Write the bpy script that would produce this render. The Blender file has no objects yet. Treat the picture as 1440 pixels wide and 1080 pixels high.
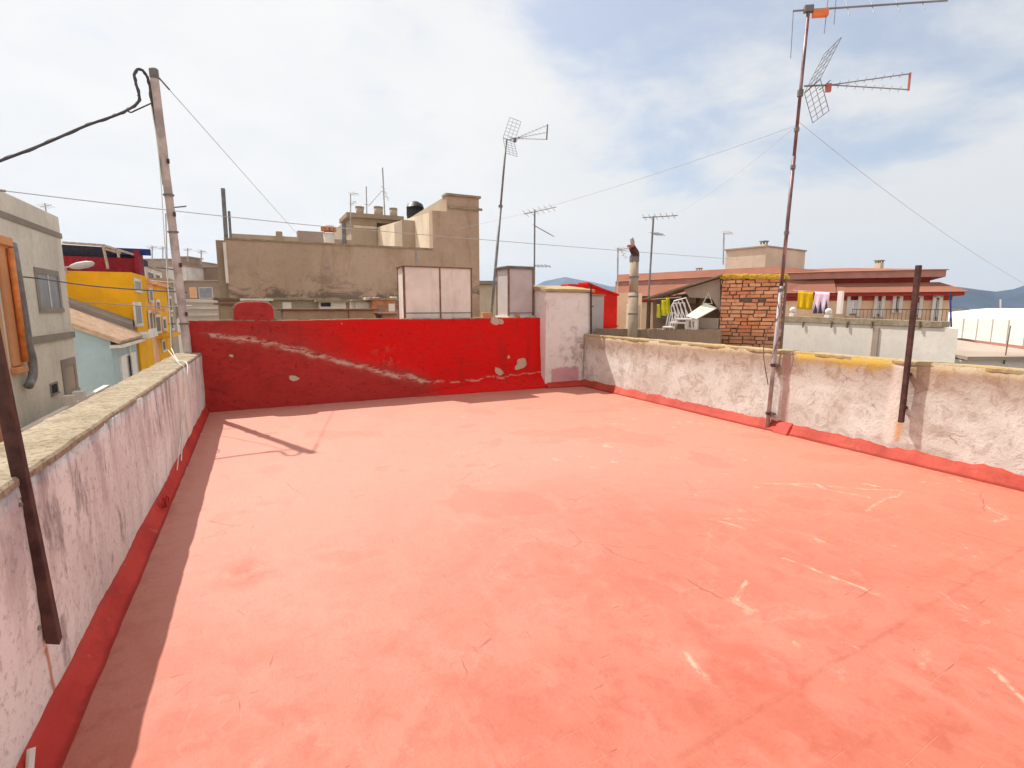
import bpy, math, random
from mathutils import Vector, noise as mnoise
random.seed(7)
S = bpy.context.scene
COL = S.collection
R = math.radians

# ------------------------------------------------------------------ camera
FPX, HP, EYE = 730.0, 108.0, 1.6
PITCH = math.atan(HP / FPX)
YAW = math.atan(364 / math.hypot(FPX, HP))
cam_d = bpy.data.cameras.new('camera'); cam = bpy.data.objects.new('camera', cam_d); COL.objects.link(cam)
cam.location = (0, 0, EYE)
cam.rotation_euler = (math.pi / 2 - PITCH, 0, -YAW)
cam_d.sensor_width = 36; cam_d.lens = 36 * FPX / 1440
cam_d.clip_start = 0.05; cam_d.clip_end = 20000
S.camera = cam

# ------------------------------------------------------------------ light
SUN_TO = Vector((-0.31, 0.60, 1.0)).normalized()
SUN_EL = math.asin(SUN_TO.z)
SUN_AZ = math.atan2(SUN_TO.x, SUN_TO.y)          # from +Y towards +X
SKY_STR = 0.13
sun_d = bpy.data.lights.new('sun', 'SUN'); sun = bpy.data.objects.new('sun', sun_d); COL.objects.link(sun)
sun_d.energy = 5.0; sun_d.angle = R(0.6); sun_d.color = (1.0, 0.955, 0.88)
sun.rotation_euler = SUN_TO.to_track_quat('Z', 'Y').to_euler()
sun.location = (-20, 40, 60)
S.view_settings.view_transform = 'Standard'
S.view_settings.look = 'None'
S.view_settings.exposure = 0.25
S.view_settings.gamma = 1.0

# ------------------------------------------------------------------ node helpers
class NT:
    def __init__(s, tree):
        s.t = tree; s.n = tree.nodes; s.l = tree.links
    def new(s, k, **kw):
        o = s.n.new(k)
        for a, b in kw.items(): setattr(o, a, b)
        return o
    def link(s, a, b): s.l.new(a, b)
    def put(s, sock, v):
        if isinstance(v, bpy.types.NodeSocket): s.l.new(v, sock)
        elif isinstance(v, (tuple, list)) and len(v) == 3 and sock.type == 'RGBA': sock.default_value = (*v, 1)
        else: sock.default_value = v
    def math(s, op, a, b=0.0, clamp=False):
        o = s.new('ShaderNodeMath', operation=op, use_clamp=clamp); s.put(o.inputs[0], a); s.put(o.inputs[1], b); return o.outputs[0]
    def vmath(s, op, a, b=(0, 0, 0)):
        o = s.new('ShaderNodeVectorMath', operation=op); s.put(o.inputs[0], a); s.put(o.inputs[1], b)
        return o.outputs['Value'] if op in ('DOT_PRODUCT', 'LENGTH', 'DISTANCE') else o.outputs[0]
    def pos(s): return s.new('ShaderNodeNewGeometry').outputs['Position']
    def scale(s, v, sc):
        return s.vmath('MULTIPLY', v, sc)
    def noise(s, v, sc, det=5, rough=0.55, dist=0.0):
        o = s.new('ShaderNodeTexNoise'); s.put(o.inputs['Vector'], v)
        o.inputs['Scale'].default_value = sc; o.inputs['Detail'].default_value = det
        o.inputs['Roughness'].default_value = rough; o.inputs['Distortion'].default_value = dist
        return o.outputs['Fac']
    def step(s, v, lo, hi):
        o = s.new('ShaderNodeMapRange', interpolation_type='SMOOTHSTEP')
        s.put(o.inputs['Value'], v); o.inputs['From Min'].default_value = lo; o.inputs['From Max'].default_value = hi
        return o.outputs['Result']
    def mix(s, f, a, b, mode='MIX'):
        o = s.new('ShaderNodeMix', data_type='RGBA', blend_type=mode)
        s.put(o.inputs[0], f); s.put(o.inputs[6], a); s.put(o.inputs[7], b); return o.outputs[2]
    def sep(s, v):
        o = s.new('ShaderNodeSeparateXYZ'); s.put(o.inputs[0], v); return o.outputs
    def seg(s, p, A, B, w0, w1):
        """1 on the segment A-B (3D points), fading to 0 between w0 and w1 metres away"""
        A = Vector(A); B = Vector(B); d = B - A; L = d.length; u = d / L
        ap = s.vmath('SUBTRACT', p, tuple(A))
        t = s.vmath('DOT_PRODUCT', ap, tuple(u))
        tc = s.math('MINIMUM', s.math('MAXIMUM', t, 0.0), L)
        o = s.new('ShaderNodeVectorMath', operation='SCALE'); o.inputs[0].default_value = tuple(u); s.put(o.inputs['Scale'], tc)
        dist = s.vmath('DISTANCE', ap, o.outputs[0])
        return s.math('SUBTRACT', 1.0, s.step(dist, w0, w1))

def material(name, fn, rough=0.85, spec=0.3, metal=0.0):
    m = bpy.data.materials.new(name); m.use_nodes = True
    nt = NT(m.node_tree); b = m.node_tree.nodes['Principled BSDF']
    b.inputs['Roughness'].default_value = rough; b.inputs['Specular IOR Level'].default_value = spec
    b.inputs['Metallic'].default_value = metal
    r = fn(nt, b)
    col, hgt, dist = (r + (None, None, None))[:3] if isinstance(r, tuple) else (r, None, None)
    if col is not None: nt.put(b.inputs['Base Color'], col)
    if hgt is not None:
        bp = nt.new('ShaderNodeBump'); bp.inputs['Distance'].default_value = dist or 0.01; bp.inputs['Strength'].default_value = 0.7
        nt.put(bp.inputs['Height'], hgt); nt.link(bp.outputs[0], b.inputs['Normal'])
    return m

def paint(name, c, rough=0.6, spec=0.35, metal=0.0, var=0.25, sc=6.0, dirt=None, bump=0.002):
    """plain coating with worn, blotchy variation"""
    c = Vector(c)
    def fn(n, b):
        p = n.pos()
        f = n.noise(p, sc, 6, 0.6)
        col = n.mix(n.step(f, 0.3, 0.7), tuple(c * (1 - var)), tuple(c * (1 + var * 0.5)))
        if dirt:
            g = n.noise(n.scale(p, (1, 1, 0.2)), sc * 1.7, 6, 0.65)
            col = n.mix(n.math('MULTIPLY', n.step(g, 0.52, 0.72), 0.7), col, dirt)
        return col, n.noise(p, sc * 6, 4, 0.6), bump
    return material(name, fn, rough, spec, metal)

def plaster(name, c, dark, sc=1.2, streak=0.5, rough=0.92, bump=0.01, light=None):
    c = Vector(c)
    def fn(n, b):
        p = n.pos()
        big = n.noise(p, sc, 7, 0.62)
        st = n.noise(n.scale(p, (1, 1, 0.14)), sc * 3.2, 6, 0.65)
        fine = n.noise(p, sc * 22, 4, 0.7)
        col = n.mix(n.step(big, 0.3, 0.7), tuple(c * 0.84), tuple(light or c * 1.1))
        col = n.mix(n.math('MULTIPLY', n.step(st, 0.5, 0.75), streak), col, dark)
        col = n.mix(n.math('MULTIPLY', n.step(fine, 0.45, 0.75), 0.22), col, dark)
        return col, n.math('ADD', n.math('MULTIPLY', fine, 0.5), big), bump
    return material(name, fn, rough, 0.2)

# ------------------------------------------------------------------ world: Nishita sky with thin high cloud
W = bpy.data.worlds.new('World'); S.world = W; W.use_nodes = True
wn = NT(W.node_tree); bg = W.node_tree.nodes['Background']
sky = wn.new('ShaderNodeTexSky', sky_type='NISHITA'); sky.sun_disc = False
sky.sun_elevation = SUN_EL; sky.sun_rotation = SUN_AZ; sky.air_density = 1.0; sky.dust_density = 1.5; sky.ozone_density = 2.0
dirv = wn.new('ShaderNodeTexCoord').outputs['Generated']
sx = wn.sep(dirv)
dz = wn.math('ADD', wn.math('MAXIMUM', sx[2], 0.0), 0.22)
cx = wn.math('DIVIDE', sx[0], dz); cy = wn.math('DIVIDE', sx[1], dz)
cmb = wn.new('ShaderNodeCombineXYZ'); wn.put(cmb.inputs[0], cx); wn.put(cmb.inputs[1], cy)
cn = wn.noise(cmb.outputs[0], 1.5, 9, 0.58, 0.25)
cn2 = wn.noise(cmb.outputs[0], 4.5, 6, 0.6, 0.3)
BLUE_DIR = (0.80, 0.62, 0.50)
bl = wn.step(wn.vmath('DOT_PRODUCT', dirv, tuple(Vector(BLUE_DIR).normalized())), 0.88, 0.99)
cover = wn.math('ADD', wn.math('ADD', wn.math('MULTIPLY', cn, 0.8), wn.math('MULTIPLY', cn2, 0.22)), wn.math('MULTIPLY', bl, -0.20))
low = wn.math('SUBTRACT', 1.0, wn.step(sx[2], 0.0, 0.3))
cover = wn.math('ADD', cover, wn.math('ADD', 0.07, wn.math('MULTIPLY', low, 0.22)))
cf = wn.math('ADD', 0.40, wn.math('MULTIPLY', wn.step(cover, 0.31, 0.54), 0.60))
shade = wn.step(wn.noise(cmb.outputs[0], 2.1, 6, 0.55, 0.2), 0.35, 0.7)
right = wn.step(wn.vmath('DOT_PRODUCT', dirv, (0.90, -0.43, 0.0)), -0.2, 0.62)
ccol = wn.mix(shade, (5.95, 5.96, 5.88), (6.35, 6.25, 6.05))
ccol = wn.mix(right, ccol, (5.45, 5.48, 5.46))
fcol = wn.mix(wn.math('MULTIPLY', cf, 0.97), sky.outputs[0], ccol)
wn.put(bg.inputs['Color'], fcol); bg.inputs['Strength'].default_value = SKY_STR

# ------------------------------------------------------------------ pixel-ray helpers (only used to find real positions)
FW = Vector((math.sin(YAW) * math.cos(PITCH), math.cos(YAW) * math.cos(PITCH), -math.sin(PITCH)))
RT = Vector((math.cos(YAW), -math.sin(YAW), 0)); UP = RT.cross(FW)
CAM = Vector((0, 0, EYE))
def ray(x, y): return FW * FPX + RT * (x - 720) - UP * (y - 540)
def PX(x, y, X0): d = ray(x, y); return CAM + d * (X0 / d.x)
def PY(x, y, Y0): d = ray(x, y); return CAM + d * (Y0 / d.y)
def PZ(x, y, Z0): d = ray(x, y); return CAM + d * ((Z0 - EYE) / d.z)
def PD(x, y, w): return CAM + ray(x, y) * (w / FPX)
def V(*a): return Vector(a)

# ------------------------------------------------------------------ mesh builder
class MB:
    def __init__(s): s.v = []; s.f = []; s.p = []
    def add(s, vs, fs):
        o = len(s.v); s.p.append((o, len(s.f))); s.v += [Vector(v) for v in vs]; s.f += [tuple(i + o for i in f) for f in fs]; return s
    def hexa(s, a):   # 4 bottom (ccw) + 4 top
        return s.add(a, [(3, 2, 1, 0), (4, 5, 6, 7), (0, 1, 5, 4), (1, 2, 6, 5), (2, 3, 7, 6), (3, 0, 4, 7)])
    def box(s, x0, x1, y0, y1, z0, z1):
        return s.hexa([(x0, y0, z0), (x1, y0, z0), (x1, y1, z0), (x0, y1, z0), (x0, y0, z1), (x1, y0, z1), (x1, y1, z1), (x0, y1, z1)])
    def obox(s, c, u, v, w):   # centre and three half-axis vectors
        c, u, v, w = map(Vector, (c, u, v, w))
        return s.hexa([c - u - v - w, c + u - v - w, c + u + v - w, c - u + v - w, c - u - v + w, c + u - v + w, c + u + v + w, c - u + v + w])
    def extr(s, poly, d):  # polygon (list of points) extruded along d
        poly = [Vector(p) for p in poly]; d = Vector(d); n = len(poly)
        fs = [tuple(range(n - 1, -1, -1)), tuple(range(n, 2 * n))] + [(i, (i + 1) % n, (i + 1) % n + n, i + n) for i in range(n)]
        return s.add(poly + [p + d for p in poly], fs)
    def tube(s, pts, r, n=8, r2=None, cap=True):
        pts = [Vector(p) for p in pts]; N = len(pts); rings = []
        ref = None
        for i, p in enumerate(pts):
            t = (pts[min(i + 1, N - 1)] - pts[max(i - 1, 0)]).normalized()
            if ref is None: ref = Vector((0, 0, 1)) if abs(t.z) < 0.9 else Vector((1, 0, 0))
            a = t.cross(ref).normalized(); b = t.cross(a).normalized(); ref = -b if ref.dot(-b) > 0 else b
            a = t.cross(ref).normalized(); b = a.cross(t).normalized()
            rr = r if r2 is None else r + (r2 - r) * i / (N - 1)
            rings.append([p + a * rr * math.cos(2 * math.pi * k / n) + b * rr * math.sin(2 * math.pi * k / n) for k in range(n)])
        vs = [v for g in rings for v in g]; fs = []
        for i in range(N - 1):
            for k in range(n):
                fs.append((i * n + k, i * n + (k + 1) % n, (i + 1) * n + (k + 1) % n, (i + 1) * n + k))
        if cap: fs += [tuple(range(n - 1, -1, -1)), tuple((N - 1) * n + k for k in range(n))]
        return s.add(vs, fs)
    def lathe(s, base, prof, n=20, ax=(0, 0, 1)):   # prof: (radius, height)
        base = Vector(base); ax = Vector(ax).normalized()
        a = ax.orthogonal().normalized(); b = ax.cross(a)
        vs = [base + ax * h + (a * math.cos(2 * math.pi * k / n) + b * math.sin(2 * math.pi * k / n)) * r for r, h in prof for k in range(n)]
        fs = []
        for i in range(len(prof) - 1):
            for k in range(n): fs.append((i * n + k, i * n + (k + 1) % n, (i + 1) * n + (k + 1) % n, (i + 1) * n + k))
        fs += [tuple(range(n - 1, -1, -1)), tuple((len(prof) - 1) * n + k for k in range(n))]
        return s.add(vs, fs)
    def grid(s, fn, nu, nv, close=True):
        vs = [fn(i / nu, j / nv) for j in range(nv + 1) for i in range(nu + 1)]
        fs = [(j * (nu + 1) + i, j * (nu + 1) + i + 1, (j + 1) * (nu + 1) + i + 1, (j + 1) * (nu + 1) + i) for j in range(nv) for i in range(nu)]
        return s.add(vs, fs)
    def build(s, name, mat, parent=None, smooth=False, bevel=0.0):
        me = bpy.data.meshes.new(name)
        if parent is not None:
            org = parent.get('_org'); org = Vector(org)
        else:
            xs = [v.x for v in s.v]; ys = [v.y for v in s.v]; zs = [v.z for v in s.v]
            org = Vector(((min(xs) + max(xs)) / 2, (min(ys) + max(ys)) / 2, min(zs)))
        me.from_pydata([v - org for v in s.v], [], s.f); me.update()
        if smooth:
            me.polygons.foreach_set('use_smooth', [True] * len(me.polygons))
        o = bpy.data.objects.new(name, me); COL.objects.link(o)
        o.data.materials.append(mat)
        o['_org'] = tuple(org)
        if parent is None: o.location = org
        else: o.parent = parent
        import bmesh
        bm = bmesh.new(); bm.from_mesh(me); bmesh.ops.recalc_face_normals(bm, faces=bm.faces); bm.to_mesh(me); bm.free()
        if bevel:
            md = o.modifiers.new('bevel', 'BEVEL'); md.width = bevel; md.segments = 2; md.limit_method = 'ANGLE'; md.angle_limit = R(40)
        return o

def each(mb, name, mat, parent, **k):
    """one object per primitive collected in mb"""
    st = mb.p + [(len(mb.v), len(mb.f))]; out = []
    for (v0, f0), (v1, f1) in zip(st, st[1:]):
        q = MB(); q.add(mb.v[v0:v1], [tuple(i - v0 for i in f) for f in mb.f[f0:f1]]); out.append(q.build(name, mat, parent, **k))
    return out
def tag(o, label=None, cat=None, group=None, kind=None):
    if label: o['label'] = label
    if cat: o['category'] = cat
    if group: o['group'] = group
    if kind: o['kind'] = kind
    return o
def thing(name, label, cat, loc, group=None):
    o = bpy.data.objects.new(name, None); COL.objects.link(o); o.location = loc; o.empty_display_size = 0.2
    o['_org'] = tuple(loc); return tag(o, label, cat, group)
def relabel(o, t): o['label'] = t; return o
def wob(p, amp, sc=3.0, seed=0.0):
    q = Vector(p) * sc + Vector((seed, seed * 1.7, seed * 0.3))
    return Vector((mnoise.noise(q), mnoise.noise(q + Vector((11, 3, 7))), mnoise.noise(q + Vector((5, 17, 2))))) * amp

# ------------------------------------------------------------------ materials
def floor_fn(n, b):
    p = n.pos(); x, y, z = n.sep(p)
    big = n.noise(p, 0.45, 6, 0.6, 0.4); mid = n.noise(p, 1.9, 8, 0.66, 0.25); sml = n.noise(p, 7.5, 7, 0.7, 0.3); fine = n.noise(p, 55, 5, 0.75)
    warp = n.vmath('MULTIPLY', n.vmath('SUBTRACT', n.new_noise_color(p, 2.2), (0.5, 0.5, 0.5)), (0.22, 0.22, 0.0))
    wp = n.vmath('ADD', p, warp)
    wp2 = n.vmath('ADD', p, n.vmath('MULTIPLY', warp, (0.3, 0.3, 0)))
    rot = n.new('ShaderNodeMapping'); n.put(rot.inputs['Vector'], p); rot.inputs['Rotation'].default_value = (0, 0, R(8)); rot.inputs['Scale'].default_value = (1.0, 0.4, 1)
    roller = n.noise(rot.outputs[0], 6, 7, 0.68, 0.1)
    base = n.mix(n.step(big, 0.36, 0.64), (0.430, 0.122, 0.076), (0.470, 0.158, 0.106))
    base = n.mix(n.math('MULTIPLY', n.step(mid, 0.44, 0.62), 0.55), base, (0.395, 0.088, 0.050))
    base = n.mix(n.math('MULTIPLY', n.step(roller, 0.50, 0.66), 0.35), base, (0.53, 0.195, 0.145))
    base = n.mix(n.math('MULTIPLY', n.step(sml, 0.50, 0.62), 0.40), base, (0.37, 0.073, 0.045))
    # far half painted paler: sheen towards the sun put into the colour
    far_sheen = n.math('MULTIPLY', n.step(n.math('ADD', y, n.math('MULTIPLY', big, 3.0)), 2.2, 6.6), n.math('ADD', 0.62, n.math('MULTIPLY', mid, 0.45)))
    base = n.mix(far_sheen, base, (0.55, 0.250, 0.190))
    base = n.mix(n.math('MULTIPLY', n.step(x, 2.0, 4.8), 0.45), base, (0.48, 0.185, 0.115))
    # broad pale rubbed areas with ragged edges, denser to the right
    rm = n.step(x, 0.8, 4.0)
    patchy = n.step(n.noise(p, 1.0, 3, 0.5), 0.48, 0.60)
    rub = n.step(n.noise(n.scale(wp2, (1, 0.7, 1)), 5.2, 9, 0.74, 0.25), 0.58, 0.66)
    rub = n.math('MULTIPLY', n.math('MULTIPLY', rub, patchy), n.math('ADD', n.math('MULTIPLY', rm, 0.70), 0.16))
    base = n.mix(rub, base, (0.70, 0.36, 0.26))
    # tide marks left by dried puddles
    t1 = n.noise(p, 0.85, 5, 0.55, 0.2)
    ring = n.math('SUBTRACT', 1.0, n.step(n.math('ABSOLUTE', n.math('SUBTRACT', t1, 0.56)), 0.0015, 0.0075))
    ring = n.math('MULTIPLY', ring, n.step(sml, 0.42, 0.56))
    base = n.mix(n.math('MULTIPLY', ring, 0.12), base, (0.70, 0.34, 0.25))
    inside = n.step(t1, 0.56, 0.60)
    base = n.mix(n.math('MULTIPLY', inside, 0.16), base, (0.42, 0.085, 0.05))
    # single scratches (x, y) in metres
    segs = [((2.97, 2.04), (3.02, 1.49)), ((2.84, 0.97), (2.70, 0.74)), ((4.56, 2.75), (5.02, 2.38)), ((5.02, 2.38), (4.3, 2.29)), ((4.3, 2.95), (4.62, 2.45)), ((4.1, 3.1), (4.5, 2.85)),
            ((3.03, 2.71), (3.3, 2.55)), ((3.0, 2.72), (3.12, 2.46)), ((5.3, 1.95), (5.1, 1.72)), ((4.9, 1.75), (5.1, 1.72)), ((2.6, 1.1), (2.75, 1.15)), ((2.3, 1.83), (2.5, 1.95)), ((1.72, 1.62), (1.7, 1.42))]
    sm = None
    brk = n.step(n.noise(p, 11, 6, 0.75), 0.44, 0.58)
    for A, B in segs:
        m = n.seg(wp, (A[0], A[1], 0), (B[0], B[1], 0), 0.0, 0.022)
        sm = m if sm is None else n.math('MAXIMUM', sm, m)
    sm = n.math('MULTIPLY', sm, n.math('ADD', n.math('MULTIPLY', brk, 0.65), 0.05))
    base = n.mix(n.math('MULTIPLY', sm, 0.72), base, (0.78, 0.48, 0.34))
    # ghost of the tile joints under the coating
    jm = n.new('ShaderNodeMapping'); n.put(jm.inputs['Vector'], n.vmath('ADD', p, n.vmath('MULTIPLY', warp, (0.04, 0.04, 0)))); jm.inputs['Rotation'].default_value = (0, 0, R(-4))
    br = n.new('ShaderNodeTexBrick'); n.put(br.inputs['Vector'], jm.outputs[0]); br.inputs['Scale'].default_value = 1.0
    br.inputs['Brick Width'].default_value = 0.28; br.inputs['Row Height'].default_value = 0.14; br.inputs['Mortar Size'].default_value = 0.0022; br.inputs['Mortar Smooth'].default_value = 0.3
    jl = n.math('MULTIPLY', br.outputs['Fac'], n.step(n.noise(p, 3.3, 6, 0.65), 0.46, 0.62))
    jd = n.math('MULTIPLY', jl, n.step(n.noise(p, 6.1, 6, 0.7), 0.54, 0.60))
    base = n.mix(n.math('MULTIPLY', jl, 0.32), base, (0.66, 0.28, 0.21))
    base = n.mix(n.math('MULTIPLY', jd, 0.8), base, (0.24, 0.05, 0.035))
    # hairline cracks
    vc = n.new('ShaderNodeTexVoronoi', feature='DISTANCE_TO_EDGE'); n.put(vc.inputs['Vector'], wp); vc.inputs['Scale'].default_value = 1.15
    crk = n.math('SUBTRACT', 1.0, n.step(vc.outputs['Distance'], 0.001, 0.005))
    crk = n.math('MULTIPLY', crk, n.step(n.noise(p, 1.6, 4, 0.6), 0.55, 0.62))
    base = n.mix(n.math('MULTIPLY', crk, 0.55), base, (0.26, 0.05, 0.035))
    def blob(cx, cy, r0, r1, ex=1.0):
        d = n.vmath('LENGTH', n.vmath('MULTIPLY', n.vmath('SUBTRACT', wp, (cx, cy, 0)), (1.0, ex, 0)))
        return n.math('SUBTRACT', 1.0, n.step(d, r0, r1))
    dk = n.math('MAXIMUM', n.math('MULTIPLY', blob(1.90, 1.40, 0.16, 0.24), 0.55), n.math('MULTIPLY', blob(-0.15, 3.38, 0.04, 0.20, 0.7), 0.6))
    dk = n.math('MULTIPLY', dk, n.step(n.noise(p, 7, 6, 0.7), 0.3, 0.6))
    base = n.mix(dk, base, (0.44, 0.085, 0.05))
    # long seam where one coat overlaps another
    seam = n.seg(wp2, (1.2, 1.20, 0), (4.55, 1.43, 0), 0.001, 0.022)
    base = n.mix(n.math('MULTIPLY', seam, n.math('ADD', 0.12, n.math('MULTIPLY', brk, 0.3))), base, (0.33, 0.07, 0.045))
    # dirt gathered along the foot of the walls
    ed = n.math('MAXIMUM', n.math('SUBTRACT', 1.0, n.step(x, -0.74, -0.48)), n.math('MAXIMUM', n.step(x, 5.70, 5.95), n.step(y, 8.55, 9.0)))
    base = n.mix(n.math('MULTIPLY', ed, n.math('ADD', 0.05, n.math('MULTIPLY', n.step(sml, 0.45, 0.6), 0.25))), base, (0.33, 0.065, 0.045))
    # grit
    vo = n.new('ShaderNodeTexVoronoi'); n.put(vo.inputs['Vector'], p); vo.inputs['Scale'].default_value = 1.7
    spk = n.math('MULTIPLY', n.math('SUBTRACT', 1.0, n.step(vo.outputs['Distance'], 0.010, 0.016)), 0.8)
    sr = n.sep(vo.outputs['Color'])
    base = n.mix(n.math('MULTIPLY', spk, n.step(sr[0], 0.6, 0.62)), base, (0.80, 0.66, 0.55))
    base = n.mix(n.math('MULTIPLY', spk, n.math('SUBTRACT', 1.0, n.step(sr[0], 0.3, 0.32))), base, (0.12, 0.05, 0.04))
    v2 = n.new('ShaderNodeTexVoronoi'); n.put(v2.inputs['Vector'], p); v2.inputs['Scale'].default_value = 9.0
    s2 = n.math('MULTIPLY', n.math('SUBTRACT', 1.0, n.step(v2.outputs['Distance'], 0.03, 0.06)), n.step(n.sep(v2.outputs['Color'])[1], 0.7, 0.72))
    base = n.mix(n.math('MULTIPLY', s2, 0.5), base, (0.34, 0.07, 0.05))
    base = n.mix(n.math('MULTIPLY', n.step(fine, 0.48, 0.70), 0.22), base, (0.36, 0.075, 0.05))
    h = n.math('ADD', n.math('MULTIPLY', mid, 1.1), n.math('ADD', n.math('MULTIPLY', roller, 0.5), n.math('ADD', n.math('MULTIPLY', sml, 0.35), n.math('MULTIPLY', fine, 0.16))))
    h = n.math('SUBTRACT', h, n.math('MULTIPLY', n.math('MAXIMUM', n.math('MAXIMUM', jl, crk), n.math('MULTIPLY', seam, 0.6)), 0.16))
    n.put(b.inputs['Roughness'], n.math('ADD', 0.48, n.math('MULTIPLY', mid, 0.3)))
    return base, h, 0.014
def _nnc(s, v, sc):
    o = s.new('ShaderNodeTexNoise'); s.put(o.inputs['Vector'], v); o.inputs['Scale'].default_value = sc; o.inputs['Detail'].default_value = 4
    return o.outputs['Color']
NT.new_noise_color = _nnc
M = {}
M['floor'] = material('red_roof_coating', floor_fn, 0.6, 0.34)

def red_paint_fn(scar):
    def fn(n, b):
        p = n.pos(); x, y, z = n.sep(p)
        big = n.noise(p, 0.9, 5, 0.6); hz = n.noise(n.scale(p, (0.5, 0.5, 2.6)), 5.5, 7, 0.68, 0.5); fine = n.noise(p, 30, 5, 0.7)
        new = n.step(n.math('ADD', x, n.math('MULTIPLY', n.math('SUBTRACT', big, 0.5), 3.0)), 0.0, 3.4)
        if scar:
            above = n.step(n.math('SUBTRACT', n.math('ADD', z, n.math('MULTIPLY', n.math('SUBTRACT', big, 0.5), 0.35)), n.math('SUBTRACT', 1.06, n.math('MULTIPLY', x, 0.29))), -0.02, 0.16)
            new = n.math('MULTIPLY', n.math('MAXIMUM', above, n.step(x, 2.6, 3.2)), n.step(n.math('ADD', x, n.math('MULTIPLY', hz, 0.8)), 0.6, 2.2))
        c = n.mix(new, (0.42, 0.030, 0.024), (0.66, 0.006, 0.004))
        ww = n.step(n.noise(n.scale(p, (0.8, 1, 1.5)), 3.4, 8, 0.7, 0.6), 0.50, 0.64)
        c = n.mix(n.math('MULTIPLY', ww, n.math('SUBTRACT', 0.55, n.math('MULTIPLY', new, 0.40))), c, (0.27, 0.022, 0.018))
        c = n.mix(n.math('MULTIPLY', n.step(hz, 0.5, 0.68), 0.30), c, (0.33, 0.030, 0.024))
        c = n.mix(n.math('MULTIPLY', n.step(hz, 0.62, 0.72), n.math('SUBTRACT', 0.34, n.math('MULTIPLY', new, 0.30))), c, (0.62, 0.20, 0.16))
        h = n.math('ADD', n.math('MULTIPLY', hz, 0.8), n.math('ADD', n.math('MULTIPLY', big, 1.5), n.math('MULTIPLY', fine, 0.25)))
        if scar:
            wp = n.vmath('ADD', p, n.vmath('MULTIPLY', n.vmath('SUBTRACT', _nnc(n, p, 3.5), (0.5, 0.5, 0.5)), (0.20, 0.0, 0.20)))
            path = [(-0.58, 1.17), (0.01, 1.06), (0.84, 0.84), (1.5, 0.62), (2.26, 0.39), (2.7, 0.27)]
            core = halo = None
            for A, B in zip(path, path[1:]):
                m = n.seg(n.vmath('MULTIPLY', wp, (1, 0, 1)), (A[0], 0, A[1]), (B[0], 0, B[1]), 0.0, 0.075)
                g = n.seg(n.vmath('MULTIPLY', wp, (1, 0, 1)), (A[0], 0, A[1]), (B[0], 0, B[1]), 0.03, 0.26)
                core = m if core is None else n.math('MAXIMUM', core, m)
                halo = g if halo is None else n.math('MAXIMUM', halo, g)
            low = None
            for A, B in zip([(2.72, 0.27), (3.3, 0.22), (4.2, 0.26), (5.2, 0.29)], [(3.3, 0.22), (4.2, 0.26), (5.2, 0.29)]):
                m = n.seg(n.vmath('MULTIPLY', wp, (1, 0, 1)), (A[0], 0, A[1]), (B[0], 0, B[1]), 0.004, 0.03)
                low = m if low is None else n.math('MAXIMUM', low, m)
            flake = n.math('MULTIPLY', n.step(n.noise(n.scale(p, (0.5, 1, 1.9)), 8, 8, 0.78, 0.5), 0.46, 0.50), n.step(n.noise(p, 2.2, 3, 0.6), 0.28, 0.42))
            c = n.mix(n.math('MULTIPLY', halo, 0.30), c, (0.36, 0.055, 0.04))
            c = n.mix(n.math('MULTIPLY', n.math('MAXIMUM', core, n.math('MULTIPLY', low, 0.7)), n.math('MULTIPLY', flake, 0.85)), c, (0.60, 0.40, 0.31))
            def blob(cx, cz, r0, r1):
                d = n.vmath('LENGTH', n.vmath('MULTIPLY', n.vmath('SUBTRACT', wp, (cx, 9.1, cz)), (1.0, 0, 1.25)))
                return n.math('SUBTRACT', 1.0, n.step(d, r0, r1))
            bl_ = None
            for q in [(4.72, 0.50, 0.10, 0.115), (4.63, 0.43, 0.05, 0.06), (4.22, 0.37, 0.09, 0.10), (0.50, 0.455, 0.06, 0.075), (4.18, 1.335, 0.10, 0.12), (4.28, 1.33, 0.07, 0.09), (-0.35, 0.86, 0.02, 0.04), (1.3, 1.31, 0.012, 0.02), (4.45, 0.60, 0.03, 0.04)]:
                k = blob(*q); bl_ = k if bl_ is None else n.math('MAXIMUM', bl_, k)
            c = n.mix(n.math('MULTIPLY', bl_, 0.92), c, n.mix(fine, (0.42, 0.35, 0.25), (0.62, 0.52, 0.38)))
            # rough cement smears left of the middle
            g = n.math('MULTIPLY', blob(2.05, 0.73, 0.05, 0.36), n.step(n.noise(n.scale(p, (1.2, 1, 0.8)), 7, 8, 0.75, 0.3), 0.52, 0.60))
            c = n.mix(n.math('MULTIPLY', g, 0.45), c, (0.36, 0.20, 0.15))
            # scattered small chips
            ch = n.step(n.noise(p, 11, 6, 0.7, 0.6), 0.72, 0.75)
            c = n.mix(n.math('MULTIPLY', ch, 0.6), c, (0.66, 0.38, 0.32))
            h = n.math('SUBTRACT', h, n.math('MULTIPLY', n.math('MAXIMUM', bl_, core), 1.2))
            h = n.math('ADD', h, n.math('MULTIPLY', halo, 1.4))
        run = n.step(n.noise(n.scale(p, (1, 1, 0.12)), 4.5, 6, 0.65), 0.55, 0.66)
        c = n.mix(n.math('MULTIPLY', run, 0.28), c, (0.24, 0.018, 0.014))
        pit = n.step(n.noise(p, 16, 6, 0.75), 0.58, 0.66)
        c = n.mix(n.math('MULTIPLY', pit, 0.30), c, (0.22, 0.02, 0.016))
        h = n.math('SUBTRACT', h, n.math('MULTIPLY', pit, 0.5))
        return c, h, 0.018
    return fn
M['red_wall'] = material('red_wall_paint', red_paint_fn(True), 0.7, 0.16)
M['red'] = material('red_paint', red_paint_fn(False), 0.6, 0.25)
M['red_flat'] = paint('bright_red_render', (0.72, 0.02, 0.012), 0.8, 0.2, 0, 0.2, 2)
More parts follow.
